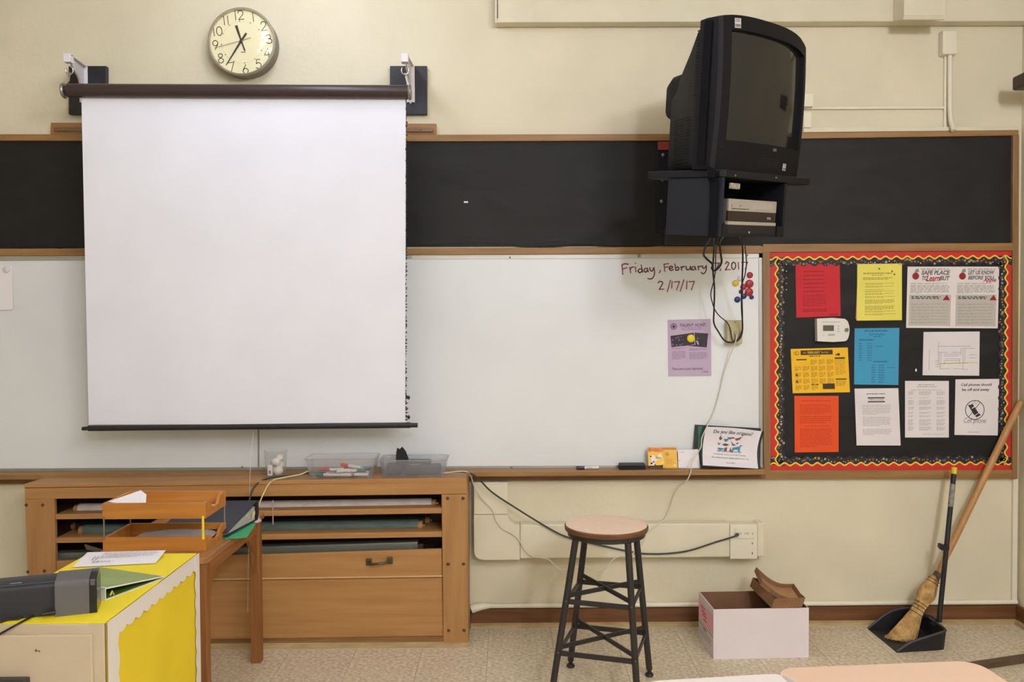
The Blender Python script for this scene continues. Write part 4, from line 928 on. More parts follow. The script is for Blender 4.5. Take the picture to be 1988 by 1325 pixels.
# folder and origami flyer
fd, s = card('folder', 'dark green folder with black edges leaning behind the origami flyer', [(1349, 825), (1477, 832), (1476, 909), (1344, 905)], mat('folder_black', (36, 36, 38), .6), -.04, -.018, 'folder')
ink(s, fd, mat('folder_green', (52, 108, 92), .6), lambda mb: s.poly(mb, [(.05, .03), (.95, .08), (.95, .95), (.08, .9)], .0016), 'green_sheet')
ba = thing('origami_flyer', 'white origami flyer on curled black backing on the ledge', 'flyer', onledge(1415, -.06))
def curledsheet(pts_top, pts_bot, yt, yb, cv, n=12):   # px rows, bowed towards the room in the middle
    vs = []
    for j in range(n+1):
        v = j/n
        for i in range(n+1):
            u = i/n; px = (pts_top[0][0]*(1-u)+pts_top[1][0]*u)*(1-v)+(pts_bot[0][0]*(1-u)+pts_bot[1][0]*u)*v
            py = (pts_top[0][1]*(1-u)+pts_top[1][1]*u)*(1-v)+(pts_bot[0][1]*(1-u)+pts_bot[1][1]*u)*v
            px -= 6*math.sin(math.pi*v)*.9*(1 if u > .3 else .6); py -= 2.0*math.sin(math.pi*u)*(1-v)
            y = yt*(1-v)+yb*v+cv*math.sin(math.pi*v)
            vs.append(Y(px, py, y))
    return vs, [(j*(n+1)+i, j*(n+1)+i+1, (j+1)*(n+1)+i+1, (j+1)*(n+1)+i) for j in range(n) for i in range(n)]
vs, fs = curledsheet(((1367, 826), (1483.5, 838.5)), ((1361, 907), (1477, 911)), -.045, -.085, .018)
MB().add(vs, fs).build('black_backing', mat('folder_black', (36, 36, 38), .6), ba, solid=.0012, smooth=60)
vs, fs = curledsheet(((1371, 829), (1479, 838)), ((1364.5, 904), (1472, 910.5)), -.050, -.090, .018)
MB().add(vs, fs).build('sheet', cpaper('sheet_white_e', (234, 228, 232)), ba, solid=.0004, smooth=60)
s = Sheet(Y(1371, 829, -.053), Y(1479, 838, -.053), Y(1472, 910.5, -.093), Y(1364.5, 904, -.093))
class Curl(Sheet):
    def p(self, u, v, k=0.):
        px = (1371*(1-u)+1479*u)*(1-v)+(1364.5*(1-u)+1472*u)*v; py = (829*(1-u)+838*u)*(1-v)+(904*(1-u)+910.5*u)*v
        px -= 6*math.sin(math.pi*v)*.9*(1 if u > .3 else .6); py -= 2*math.sin(math.pi*u)*(1-v)
        return Y(px, py, -.050*(1-v)-.090*v+.018*math.sin(math.pi*v)-.0012-k)
s = Curl(*s.c)
mb = MB(); s.text(mb, 'Do you like origami?', .15, .86, .07, .185, .1, off=.012); mb.build('title', mat('title_grey', (84, 80, 80), .8), ba)
mb = MB(); s.text(mb, 'Find out about the Origami Lunch Club!', .26, .72, .585, .635); mb.build('bold_print', M_ink, ba)
mb = MB(); s.text(mb, 'If interested, come to a table Tuesday', .2, .8, .665, .71, .2); s.text(mb, 'Plan, fold and see the display again on the 11th', .17, .85, .75, .80, .2); s.text(mb, 'See you there!', .43, .59, .875, .92, .2); mb.build('small_print', mat('ink_mid', (116, 110, 118), .8), ba)
SHP = {'o': [[(.27,.28),(.30,.2),(.33,.27),(.36,.25),(.33,.32),(.29,.33)], [(.42,.23),(.47,.25),(.54,.23),(.58,.26),(.52,.27),(.48,.30)], [(.57,.27),(.66,.22),(.70,.2),(.66,.28),(.60,.32)], [(.26,.38),(.29,.42),(.33,.38),(.32,.45),(.27,.44)], [(.36,.43),(.42,.40),(.49,.43),(.45,.47),(.39,.46)], [(.51,.33),(.56,.40),(.62,.44),(.55,.45)], [(.60,.38),(.65,.35),(.64,.41)], [(.42,.51),(.46,.50),(.45,.60),(.40,.60)], [(.50,.60),(.52,.49),(.54,.57),(.57,.60)]],
 'b': [[(.37,.30),(.44,.28),(.47,.27),(.45,.34),(.41,.37)], [(.26,.53),(.31,.52),(.38,.53),(.42,.54),(.36,.58),(.33,.60)], [(.55,.50),(.66,.46),(.70,.41),(.73,.43),(.69,.47),(.69,.60),(.66,.60),(.65,.54),(.58,.55),(.57,.61),(.55,.61)]]}
for key, m in (('o', mat('origami_brown', (140, 108, 70), .8, noise=.3, nscale=150)), ('b', mat('origami_blue', (64, 140, 180), .8))):
    mb = MB()
    for pl_ in SHP[key]: s.poly(mb, pl_)
    mb.build('origami_picture', m, ba)
# ------------------------------------------------------------------ map cabinet
yF = -.264
mc = thing('map_cabinet', 'low oak map cabinet with open slots of rolled maps under the whiteboard', 'cabinet', Y(480, 1262, -.15)*1)
WLOC[mc.name].z = 0; mc.location.z = 0
def F_(px, py): return Y(px, py, yF)
def plc(name, m, pix, yf=yF, yb=yF+.024, par=None, bevel=.003): return MB().plate(pix, yf, yb).build(name, m, par or mc, bevel=bevel)
# top board
a, b_ = F_(47, 940.5), F_(906, 928.5)
MB().prism([a, b_, b_+V((0, -yF-.03, 0)), a+V((0, -yF-.03, 0))], (0, 0, -.022)).build('top', M_cab, mc, bevel=.003)
plc('top_rail', M_cab, [(47.5, 946), (906, 935), (907, 960), (48, 970)])
plc('post', M_cabv, [(48, 970), (105, 969), (112, 1262), (58, 1263)])
plc('post', M_cabv, [(857, 961), (906, 960.5), (909.5, 1254), (861, 1255)])
xL, xR_ = F_(49, 1000).x, F_(907, 1000).x
def zat(px, py): return F_(px, py).z
# side panels, back, shelves behind the frame
MB().box(xR_-.022, xR_, yF+.024, -.03, .01, b_.z-.022).build('side_panel', M_cabv, mc)
MB().box(xL, xL+.022, yF+.024, -.03, .01, a.z-.022).build('side_panel', M_cabv, mc)
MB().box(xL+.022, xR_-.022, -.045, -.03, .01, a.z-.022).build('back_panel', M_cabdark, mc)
def shelf(l0, r0, l1, r1, name='shelf'):
    P = [F_(106, l0), F_(858, r0), F_(858, r1), F_(106, l1)]; P = [p+V((0, .006, 0)) for p in P]
    MB().prism(P, (0, .19, 0)).build(name, M_cab, mc, bevel=.002)
shelf(1000, 987, 1010, 998); shelf(1046, 1033, 1056, 1044)
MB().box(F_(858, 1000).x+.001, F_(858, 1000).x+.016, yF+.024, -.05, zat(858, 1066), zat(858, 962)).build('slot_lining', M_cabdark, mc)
fl = plc('drop_door', M_cab, [(107, 1090), (857.5, 1066.5), (858.5, 1119), (108, 1130)], yF+.008, yF+.026)
plc('door_lip', mat('oak_edge_highlight', (206, 166, 112), .45), [(107, 1129), (858.5, 1118), (858.5, 1121.5), (107, 1132.5)], yF+.002, yF+.026)  # paler than the oak: highlight line under the door painted in
plc('lower_panel', M_cab, [(108, 1133), (858.5, 1122), (861, 1236), (112, 1247)], yF+.012, yF+.028)
hp = [F_(716, 1092), F_(757, 1089)]
h = MB()
for q in hp: h.box(q.x-.013, q.x+.013, yF-.004, yF+.009, q.z-.016, q.z+.016)
h = h.build('door_handle', mat('bronze_handle', (96, 84, 62), .4, metal=.6), fl, bevel=.003)
MB().tube([hp[0]+V((0, -.002, 0)), hp[0]+V((.02, -.028, -.003)), hp[1]+V((-.02, -.028, -.003)), hp[1]+V((0, -.002, 0))], .0062, 10).build('handle_bar', mat('bronze_handle', (96, 84, 62), .4, metal=.6), fl, smooth=50)
plc('base_rail', wood('cabinet_base', (150, 108, 64), (104, 70, 40), 0), [(112, 1247), (910, 1236), (910.5, 1255), (112, 1266)], yF+.004, yF+.03)
MB().prism([V((F_(100, 1260).x, yF-.012, 0)), V((F_(100, 1260).x, yF-.010, .012)), V((F_(100, 1260).x, yF+.004, .022)), V((F_(100, 1260).x, yF+.004, 0))], (F_(912, 1260).x-F_(100, 1260).x, 0, 0)).build('base_moulding', M_shoe, mc)
for px, py in ((869, 968), (899, 968), (870, 1096), (900, 1095.5), (871, 1225), (901, 1224.5), (51, 981), (83, 981), (54, 1111), (86, 1109)):
    MB().ball(Y(px, py, yF-.001), .0078, 10, 6, (1, .55, 1)).build('bolt', mat('bronze_bolt', (98, 74, 48), .4, metal=.5), mc, smooth=60)
# rolled maps in the slots
def roll_map(name, label, p0, p1, r, m, endc=None, cat='map', knob=True):
    a, b_ = Y(*p0), Y(*p1); t = thing(name, label, cat, (a+b_)/2-V((0, 0, r))); dd = (b_-a).normalized()
    MB().tube([a, b_], r, 20).build('sheet_roll', m, t, smooth=50)
    for e, sgn in ((b_, 1), (a, -1)):
        MB().tube([e, e+dd*sgn*.022], r*.78, 14).build('roller_end', endc or mat('roller_wood', (176, 128, 76), .5), t, smooth=50)
        MB().tube([e+dd*sgn*.022, e+dd*sgn*.032], .005, 8).build('pin', M_steel, t)
    return t
yS = -.16
G = 'rolled maps in the cabinet slots'
roll_map('rolled_map', 'long white rolled map in the top slot of the cabinet', (155, 988.5, yS), (838, 978, yS), .026, mat('map_white', (214, 202, 196), .7, noise=.08, nscale=20), group_ if False else None)
roll_map('rolled_map', 'long grey-green rolled map at the front of the middle slot', (165, 1031, yS), (812, 1021, yS), .030, mat('map_green', (98, 116, 108), .6, noise=.2, nscale=14, stretch=(1, 8, 8)))
roll_map('rolled_map', 'dark green rolled map behind the grey-green one in the middle slot', (150, 1022, yS+.085), (826, 1011, yS+.085), .024, mat('map_dkgreen', (52, 66, 58), .6, noise=.2, nscale=14, stretch=(1, 8, 8)))
for p0, p1, nm, lb in (((110, 1083, yS-.03), (812, 1061, yS-.03), 'map_case', 'long square grey metal map case in the lowest slot'),):
    a, b_ = Y(*p0), Y(*p1); t = thing(nm, lb, 'map case', (a+b_)/2-V((0, 0, .03)))
    dd = (b_-a).normalized(); up = V((0, 0, 1)); f2 = lambda x, y, z: a+dd*x+V((0, y, 0))+V((0, 0, z)); L_ = (b_-a).length
    MB().fbox(f2, 0, L_, -.028, .028, -.028, .028).build('case_body', mat('grey_green_metal', (118, 124, 116), .38, metal=.4), t, bevel=.006)
    MB().fbox(f2, L_, L_+.025, -.02, .02, -.018, .014).build('case_end', M_cabdark, t)
    for x in (L_-.03, .03): MB().ball(f2(x, -.029, 0), .004, 8, 4).build('rivet', M_steel, t)
mb = MB().tube([Y(530, 972, yF-.002), Y(529.5, 985, yF-.004), Y(530, 1019, yF-.002)], .003, 6)
tag(mb.build('map_string', mat('string_grey', (176, 160, 142), .8)), 'short grey pull string hanging from the white rolled map', 'string')
mb = MB(); 
tag(MB().prism([Y(163, 1058, yF-.0), Y(166, 1058, yF), Y(200, 1068, yF+.01), Y(198, 1074, yF+.01), Y(168, 1068, yF)], (0, .004, 0)).build('bracket_strip', mat('dark_strip_metal', (92, 78, 72), .5)), 'dark bent metal strip sticking out of the lowest cabinet slot', 'strip')

# ------------------------------------------------------------------ jar and bins on the cabinet
M_clear = clear('clear_plastic', (.97, .97, .97), .08, 1.4, .09, (.86, .85, .84))
M_clear2 = clear('cloudy_plastic', (.92, .93, .95), .12, 1.4, .20, (.80, .81, .85))
ztop = lambda px: F_(47, 940.5).z+(F_(906, 928.5).z-F_(47, 940.5).z)*(px-47)/859
zc_ = ztop(536); jc = Y(536, 926, -.155); jc.z = zc_
jr = thing('plastic_jar', 'open clear plastic jar of white crumpled wipes on the cabinet', 'jar', jc)
jh = Y(536, 874, -.155).z-zc_; r0_, r1_ = 19/408, 21.5/408
MB().lathe([(.001, .003), (r0_*.96, .003), (r0_, .008), (r1_, jh-.008), (r1_+.002, jh-.006), (r1_+.002, jh), (r1_-.0005, jh)], jc, V((0, 0, 1)), 28).build('jar_wall', M_clear, jr, smooth=50)
R_ = random.Random(5)
M_wipe = mat('wipe_white', (236, 230, 222), .9)
G = 'white crumpled wipes in the plastic jar'
for k, (dx, dy, dz, r) in enumerate(((.012, -.006, .028, .020), (-.008, .012, .03, .019), (.016, .01, .055, .019), (.004, -.014, .072, .018), (.018, -.002, .088, .016), (-.006, .006, .066, .016))):
    o = MB().ball(jc+V((dx, dy, dz*1.02)), r*1.25, 9, 6, (1, 1, .9))
    for i, v in enumerate(o.v): o.v[i] = v+V((R_.uniform(-1, 1), R_.uniform(-1, 1), R_.uniform(-1, 1)))*.0022
    tag(o.build('wipe', M_wipe, smooth=80), 'white crumpled wipe inside the clear plastic jar', 'wipe', G)
bx = MB().box(jc.x-.034, jc.x-.012, -.178, -.162, zc_+.008, zc_+.058).build('paper_label', M_paperw, bevel=.001); tag(bx, 'small white printed slip standing inside the plastic jar', 'slip')
MB().box(jc.x-.028, jc.x-.018, -.1788, -.178, zc_+.016, zc_+.032).build('print', M_inkg, bx)
def bin_(name, label, m, px_t, px_b, yf, yb, py_top, slope=.03):
    zb_ = ztop((px_b[0]+px_b[1])/2); zt_ = Y(660, py_top, yf).z
    x0, x1 = Y(px_b[0], 930, yf+slope*.4).x, Y(px_b[1], 930, yf+slope*.4).x; X0, X1 = Y(px_t[0], py_top, yf).x, Y(px_t[1], py_top, yf).x
    t = thing(name, label, 'bin', ((x0+x1)/2, (yf+yb)/2, zb_))
    b0, b1 = yf+.02, yb-.02
    lp = lambda a, b_, c, d_, z, r=.015: [V((a+r, c, z)), V((b_-r, c, z)), V((b_, c+r, z)), V((b_, d_-r, z)), V((b_-r, d_, z)), V((a+r, d_, z)), V((a, d_-r, z)), V((a, c+r, z))]
    mb = MB().loft([lp(x0, x1, b0, b1, zb_+.002), lp(X0, X1, yf, yb, zt_)], False)
    k = len(mb.f); mb.f.append(tuple(range(7, -1, -1)))
    mb.build('bin_wall', m, t, solid=.002)
    mb = MB(); e = .006
    mb.loft([lp(X0-e, X1+e, yf-e, yb+e, zt_-.003), lp(X0-e, X1+e, yf-e, yb+e, zt_+.002), lp(X0, X1, yf, yb, zt_+.002), lp(X0, X1, yf, yb, zt_-.003), lp(X0-e, X1+e, yf-e, yb+e, zt_-.003)], False)
    mb.build('rim', m, t)
    return t, x0, x1, b0, b1, zb_, zt_
b1t, x0, x1, y0, y1, zb_, zt_ = bin_('storage_bin', 'clear plastic bin of dry-erase markers on the cabinet', M_clear, (592, 727), (599, 721), -.262, -.09, 892)
M_mkw = mat('marker_white', (226, 220, 218), .35)
CC = {'red': (206, 56, 58), 'green': (30, 118, 84), 'blue': (52, 84, 160), 'teal': (66, 118, 138), 'grey': (150, 138, 134)}
def mkr(x, y, z, ang, tilt, col, n):
    a = V((x, y, z)); dd = V((math.cos(ang)*math.cos(tilt), math.sin(ang)*math.cos(tilt), math.sin(tilt)))
    t = thing('marker', n, 'marker', a, 'markers in the clear plastic bin'); L_ = .105
    MB().tube([a-dd*L_/2, a+dd*L_*.12], .0078, 10).build('barrel', M_mkw, t, smooth=40)
    MB().tube([a+dd*L_*.12, a+dd*L_/2], .0085, 10).build('cap', mat('cap_'+col, CC[col], .35), t, smooth=40)
W_ = x1-x0
specs = [(.20, .012, .011, math.pi-.05, 0, 'green', 'white marker with green cap at the front left of the bin'), (.47, .012, .011, 3.1, 0, 'green', 'white marker with green cap at the front middle of the bin'), (.22, .04, .012, 2.9, 0, 'blue', 'white marker with blue cap along the left end of the bin'),
 (.30, .03, .032, 3.25, .05, 'red', 'red-capped white marker on top at the left of the bin'), (.45, .05, .03, .15, .04, 'red', 'red-capped marker lying across the middle of the bin'), (.66, .04, .046, 2.85, .12, 'red', 'red-capped white marker tilted on top at the right of the bin'),
 (.83, .05, .03, .2, .1, 'teal', 'teal-capped marker at the right end of the bin'), (.74, .02, .028, -.1, .05, 'teal', 'teal-capped white marker at the front right of the bin'), (.60, .022, .030, .5, 0, 'grey', 'grey-capped marker in the middle of the bin'), (.55, .075, .012, .3, 0, 'blue', 'blue-capped marker on the bottom towards the back of the bin'), (.80, .08, .012, 2.6, 0, 'green', 'green-capped marker on the bottom at the back right of the bin'), (.25, .08, .012, .1, 0, 'teal', 'teal-capped marker on the bottom at the back left of the bin'), (.80, .014, .011, 3.0, 0, 'grey', 'grey-capped white marker at the front right corner of the bin')]
for u, dy, dz, an, ti, c, n in specs: mkr(x0+W_*(.1+u*.82), y0+.012+dy, zb_+.006+dz-.002, an, ti, c, n)
b2t, x0, x1, y0, y1, zb_, zt_ = bin_('storage_bin', 'cloudy plastic bin of black cables beside the marker bin', M_clear2, (737, 866), (741, 861), -.245, -.085, 895)
W_ = x1-x0; M_dk = mat('charcoal_plastic', (34, 34, 44), .6)
for k, (u0, u1, z0_, z1_, yy, lb) in enumerate(((.05, .32, .004, .055, .03, 'dark charcoal adapter at the left of the cloudy bin'), (.36, .62, .004, .045, .02, 'flat charcoal adapter in the middle of the cloudy bin'), (.60, .94, .004, .05, .04, 'wide charcoal adapter at the right of the cloudy bin'), (.38, .78, .052, .068, .05, 'thin black box lying on the adapters in the cloudy bin'))):
    tag(MB().box(x0+W_*u0, x0+W_*u1, y0+yy, y0+yy+.06, zb_+z0_, zb_+z1_).build('adapter', M_dk, bevel=.008), lb, 'adapter', 'dark adapters in the cloudy bin')
# black folded pouch sticking out
pts = [(768, 912), (769, 880), (771, 870), (776, 873), (781, 868), (788, 877), (793, 890), (796, 912)]
mb = MB()
mb.loft([[Y(x, y, -.185) for x, y in pts], [Y(x*.985+11.7, y-.6, -.175) for x, y in pts], [Y(x, y, -.15) for x, y in pts]])
tag(mb.build('pouch', mat('black_cloth', (28, 28, 32), .8), smooth=40), 'black fabric pouch sticking up out of the cloudy bin', 'pouch')

# ------------------------------------------------------------------ wooden side table with letter trays, binder
TZ = .666
fr_ = Z(404, 1084, TZ); rr_ = Z(527, 995, TZ); tx = -1.092; tyf, tyr = fr_.y, rr_.y; txl = tx-.437
tb_ = thing('side_table', 'orange-brown wooden table with square legs behind the yellow cabinet', 'table', (tx-.22, (tyf+tyr)/2, 0))
MB().prism([V((tx-.02, tyf, TZ)), V((tx, tyf+.02, TZ)), V((tx, tyr, TZ)), V((txl, tyr, TZ)), V((txl, tyf, TZ))], (0, 0, -.026)).build('table_top', mat('table_top_wood', (178, 128, 80), .35, noise=.2, nscale=3.2, stretch=(14, .9, 14), c2=(150, 100, 58)), tb_, bevel=.006, seg=3)
az = TZ-.026
MB().box(tx-.032, tx-.014, tyf+.07, tyr-.07, az-.05, az).build('apron', M_table, tb_)
MB().box(txl+.014, txl+.032, tyf+.07, tyr-.07, az-.05, az).build('apron', M_table, tb_)
MB().box(txl+.06, tx-.06, tyr-.05, tyr-.032, az-.05, az).build('apron', M_table, tb_)
MB().box(txl+.06, tx-.06, tyf+.032, tyf+.05, az-.05, az).build('apron', M_table, tb_)
for lx in (tx-.054, txl+.01):
    for ly in (tyf+.012, tyr-.056): MB().box(lx, lx+.044, ly, ly+.044, 0, az).build('leg', M_tablev, tb_, bevel=.003)
    for ly, sg in ((tyf+.056, 1), (tyr-.056, -1)):
        xx = lx+.012; pts = [(xx, ly, az), (xx, ly+sg*.12, az), (xx, ly+sg*.115, az-.055), (xx, ly+sg*.075, az-.085), (xx, ly+sg*.035, az-.13), (xx, ly+sg*.014, az-.19), (xx, ly, az-.23)]
        MB().prism(pts, (.02, 0, 0)).build('corner_bracket', M_tablev, tb_)
def letter_tray(name, label, z0, z1):
    yf, yb = -1.03, -.80; xa, xb = Z(196, 979, .849).x, Z(395, 979, .849).x
    t = thing(name, label, 'tray', ((xa+xb)/2, (yf+yb)/2, z0)); th = .011
    MB().box(xa, xb, yf, yf+th, z0, z1).build('front_side', M_tray, t, bevel=.0015)
    MB().box(xa, xb, yb-th, yb, z0, z1).build('rear_side', M_tray, t, bevel=.0015)
    MB().box(xa, xa+th, yf+th, yb-th, z0, z1).build('end_board', M_tray, t, bevel=.0015)
    MB().box(xa+th, xb-th, yf+th, yb-th, z0+.006, z0+.010).build('bottom', M_tray, t)
    # scooped open end
    L_ = yb-yf; h_ = z1-z0; pr_ = [(.004, 0.01), (.004, .995), (.12, .995), (.2, .93), (.27, .75), (.34, .52), (.42, .42), (.55, .40), (.64, .5), (.70, .78), (.76, .95), (.84, .995), (.996, .995), (.996, 0.01)]
    MB().prism([V((xb-.001, yf+L_*u, z0+h_*v)) for u, v in pr_], (-th, 0, 0)).build('scooped_end', M_tray, t)
    return xa, xb, yf, yb
xa, xb, yf, yb = letter_tray('letter_tray', 'lower wooden letter tray standing on the side table', TZ, .720)
letter_tray('letter_tray', 'upper wooden letter tray stacked on thin posts', .789, .849)
M_yr = mat('yellow_rod', (240, 214, 50), .5)
for (x, y, m, lb) in ((xb-.010, yf+.004, M_yr, 'yellow painted post at the front right of the letter trays'), (xa+.006, yf+.004, M_steel, 'thin steel post at the front left of the letter trays'), (xb-.004, yb-.004, M_steel, 'thin steel post at the rear right of the letter trays'), (xa+.006, yb-.004, M_steel, 'thin steel post at the rear left of the letter trays')):
    o = MB().cyl((x, y-.004, .712), (x, y-.004, .80), .0048 if m == M_yr else .003, 8).build('tray_post', m, smooth=40); tag(o, lb, 'post', 'posts between the letter trays')
def flatsheet(name, label, pts, m, cat='paper', th=.0006, group=None):
    o = MB().prism([V(p) for p in pts], (0, 0, -th)).build(name, m); return tag(o, label, cat, group)
flatsheet('sheet', 'white sheet sticking up at the left of the upper letter tray', [(xa+.016, yf+.013, .853), (xa+.016+.09, yf+.09, .880), (xa+.13, yf+.085, .864), (xa+.15, yf+.03, .836), (xa+.14, yf+.013, .834)], M_paperw)
flatsheet('sheet', 'white paper corner showing in the scoop of the upper letter tray', [(xa+.05, yf+.03, .800), (xb-.015, yf+.03, .801), (xb-.001, yb-.10, .815), (xb-.02, yb-.03, .800), (xa+.05, yb-.03, .798)], M_paperw)
mb = MB(); n = 8; A = [[V((xa+.06+(xb-.02-xa-.06)*i/n, yf+.05+(yb-.015-yf-.05)*j/3, TZ+.014+.020*math.sin(math.pi*min(1, (i+1)/n*.75)))) for i in range(n+1)] for j in range(4)]
mb.add([p for r in A for p in r], [(j*(n+1)+i, j*(n+1)+i+1, (j+1)*(n+1)+i+1, (j+1)*(n+1)+i) for j in range(3) for i in range(n)])
tag(mb.build('sheet', mat('greyish_sheet', (196, 190, 186), .8), solid=.0006, smooth=80), 'grey-white curled papers lying in the lower letter tray', 'paper')
# black binder (wedge) and green folder
bn = thing('binder', 'large black ring binder full of pages behind the letter trays', 'binder', (-1.25, -.66, TZ))
N1 = Z(441, 1044, TZ+.004); S1 = Z(500, 1011, TZ+.004); x_r0, x_r1 = N1.x, S1.x; yf_, yr_ = N1.y, S1.y; bw = .285; hz = Y(499, 972, yr_).z
M_navy = mat('navy_black_vinyl', (40, 42, 54), .4)
def cov(z0a, z1a, name, th=.004):
    return MB().prism([V((x_r0, yf_, z0a)), V((x_r1, yr_, z1a)), V((x_r1-bw, yr_, z1a)), V((x_r0-bw, yf_, z0a))], (0, 0, -th)).build(name, M_navy, bn, bevel=.001)
cov(TZ+.010, TZ+.010, 'back_cover'); cov(TZ+.022, hz, 'front_cover')
prof = [(yr_-.004, TZ+.006), (yr_+.012, TZ+.02), (yr_+.018, TZ+.05), (yr_+.012, hz-.012), (yr_-.004, hz)]
MB().prism([V((x_r1+.002, y, z)) for y, z in prof], (-bw, 0, 0)).build('spine', mat('binder_spine', (30, 28, 30), .45), bn, bevel=.002)
M_pg = mat('page_edges', (206, 204, 196), .8, noise=.25, nscale=40, stretch=(1, 1, 12))
MB().prism([V((x_r0-.008, yf_+.012, TZ+.012)), V((x_r1-.006, yr_-.02, TZ+.012)), V((x_r1-.006, yr_-.02, hz-.022)), V((x_r0-.008, yf_+.012, TZ+.017))], (-bw+.03, 0, 0)).build('pages', M_pg, bn)
MB().prism([V((x_r1-.005, yr_-.06, TZ+.025)), V((x_r1-.004, yr_-.025, TZ+.035)), V((x_r1-.004, yr_-.022, hz-.04)), V((x_r1-.005, yr_-.055, TZ+.05))], (.001, 0, 0)).build('sticky_note', mat('pale_yellow', (232, 232, 160), .8), bn)
MB().prism([V((x_r0-bw+.0, yf_+.0, TZ+.012)), V((x_r0-bw+.02, yf_, TZ+.012)), V((x_r1-bw+.02, yr_-.02, hz-.01)), V((x_r1-bw, yr_-.02, hz-.01))], (0, 0, -.003)).build('cover_edge', mat('tan_edge', (188, 164, 120), .7), bn)
flatsheet('folder', 'bright green paper folder poking out under the black binder', [Z(438, 1047, TZ+.003), Z(479, 1044, TZ+.003), Z(496, 1019, TZ+.003), Z(502, 1008, TZ+.003), Z(470, 1008, TZ+.003), Z(420, 1040, TZ+.003)], mat('green_folder', (62, 168, 112), .7), 'folder', .0015)
flatsheet('sheet', 'small pinkish paper corner poking out beside the black binder spine', [Z(500, 1001, TZ+.006), Z(508, 1012, TZ+.006), Z(500, 1016, TZ+.006), Z(494, 1014, TZ+.006)], mat('pinkish_paper', (226, 200, 206), .8))

# ------------------------------------------------------------------ filing cabinet wrapped in yellow paper
FZ = .735
a = Z(196, 1210, FZ); b_ = Z(388, 1075, FZ); fx = (a.x+b_.x)/2; fy0, fy1 = a.y, b_.y; fxl = fx-.372
fc = thing('filing_cabinet', 'beige metal filing cabinet wrapped in yellow paper, white scalloped border', 'cabinet', ((fx+fxl)/2, (fy0+fy1)/2, 0))
M_beige = mat('beige_enamel', (206, 188, 160), .45, noise=.05, nscale=7)
MB().box(fxl, fx-.002, fy0, fy1, 0, FZ-.002).build('body', M_beige, fc, bevel=.003)
def ripple(u, v): return .0015*math.sin(u*9)*math.sin(v*6)
MB().box(fxl-.001, fx, fy0+.001, fy1+.001, FZ-.002, FZ).build('yellow_top_sheet', mat('yellow_paper_top', (250, 226, 40), .7, noise=.03, nscale=4), fc)
mb = MB(); n = 14
mb.add([V((fx+.0030+.0028*math.sin(i*.9+j*.5)*math.sin(math.pi*i/n), fy0+(fy1-fy0)*i/n, FZ-(FZ-.02)*j/n)) for j in range(n+1) for i in range(n+1)], [(j*(n+1)+i, j*(n+1)+i+1, (j+1)*(n+1)+i+1, (j+1)*(n+1)+i) for j in range(n) for i in range(n)])
mb.build('yellow_side_sheet', mat('yellow_paper', (242, 212, 36), .75, noise=.03, nscale=4), fc, smooth=80)
M_bord = mat('border_white', (232, 224, 216), .75)
def scal(name, horizontal, s0, s1, base, sign, w, per, x):
    L_ = abs(s1-s0); N = int(L_/per)*8; vs = []
    for i in range(N+1):
        s = s0+(s1-s0)*i/N; d_ = w+.010*abs(math.sin(math.pi*i/8))-.004
        p, q = (V((x, s, base)), V((x, s, base+sign*d_))) if horizontal else (V((x, base, s)), V((x, base+sign*d_, s)))
        vs += [p, q]
    return MB().add(vs, [(2*i, 2*i+1, 2*i+3, 2*i+2) for i in range(N)]).build(name, M_bord, fc, solid=.001)
scal('border_strip', True, fy0, fy1, FZ+.0005, -1, .048, .052, fx+.0068)
scal('border_strip', False, .02, FZ, fy0, 1, .060, .075, fx+.0072)
scal('border_strip', False, .02, FZ, fy1, -1, .036, .06, fx+.0076)
dr = MB().box(fxl+.022, fx-.030, fy0-.012, fy0, .40, FZ-.028).build('drawer', M_beige, fc, bevel=.003)
MB().box(fxl+.022, fx-.030, fy0-.012, fy0, .06, .385).build('drawer', M_beige, fc, bevel=.003)
zz = Y(30, 1319, fy0-.03).z
MB().box(Y(-60, 1320, fy0-.03).x, Y(52, 1320, fy0-.03).x, fy0-.04, fy0-.012, zz-.022, zz).build('drawer_pull', mat('pull_dark', (70, 66, 62), .4, metal=.4), dr, bevel=.004)
for px, py, r in ((70, 1264, .0035), (76, 1265, .0025)): MB().ball(Y(px, py, fy0-.013), r, 6, 4, (1, .3, 1)).build('scuff', mat('scuff_dark', (110, 92, 70), .8), dr)
# paper and binder on it
o = MB(); c = [Z(140, 1102, FZ+.003), Z(170, 1073, FZ+.012), Z(322, 1069, FZ+.016), Z(302, 1094, FZ+.003)]
s = Sheet(c[1], c[2], c[3], c[0]); n = 6
o.add([s.p(i/n, j/n, .004*math.sin(math.pi*i/n)*math.sin(math.pi*j/n)) for j in range(n+1) for i in range(n+1)], [(j*(n+1)+i, j*(n+1)+i+1, (j+1)*(n+1)+i+1, (j+1)*(n+1)+i) for j in range(n) for i in range(n)])
o = o.build('sheet', M_paperw, solid=.0005, smooth=80); tag(o, 'white printed sheet lying on the yellow cabinet top', 'paper')
ink(s, o, M_inkl, lambda mb: (s.lines(mb, .25, .95, .12, .62, 6, .3, .7, 3, .006), s.lines(mb, .2, .55, .70, .85, 2, .5, .7, 4, .003), s.rect(mb, .17, .4, .185, .68, .005), s.rect(mb, .21, .4, .225, .68, .005)))
gb = thing('binder', 'lime green ring binder with white edges on the yellow cabinet top', 'binder', Z(200, 1130, FZ))
Bb = Z(203, 1163, FZ+.003); hb = .036; zt_ = FZ+hb
B = Z(204, 1143, zt_); A = Z(70, 1123, zt_); C_ = Z(318, 1119.5, FZ+.008); D_ = Z(190, 1101, FZ+.014)
Ab = V((A.x, A.y, FZ+.003)); Bb = V((B.x, B.y, FZ+.003)); Cb = V((C_.x, C_.y, FZ+.003)); Db = V((D_.x, D_.y, FZ+.003))
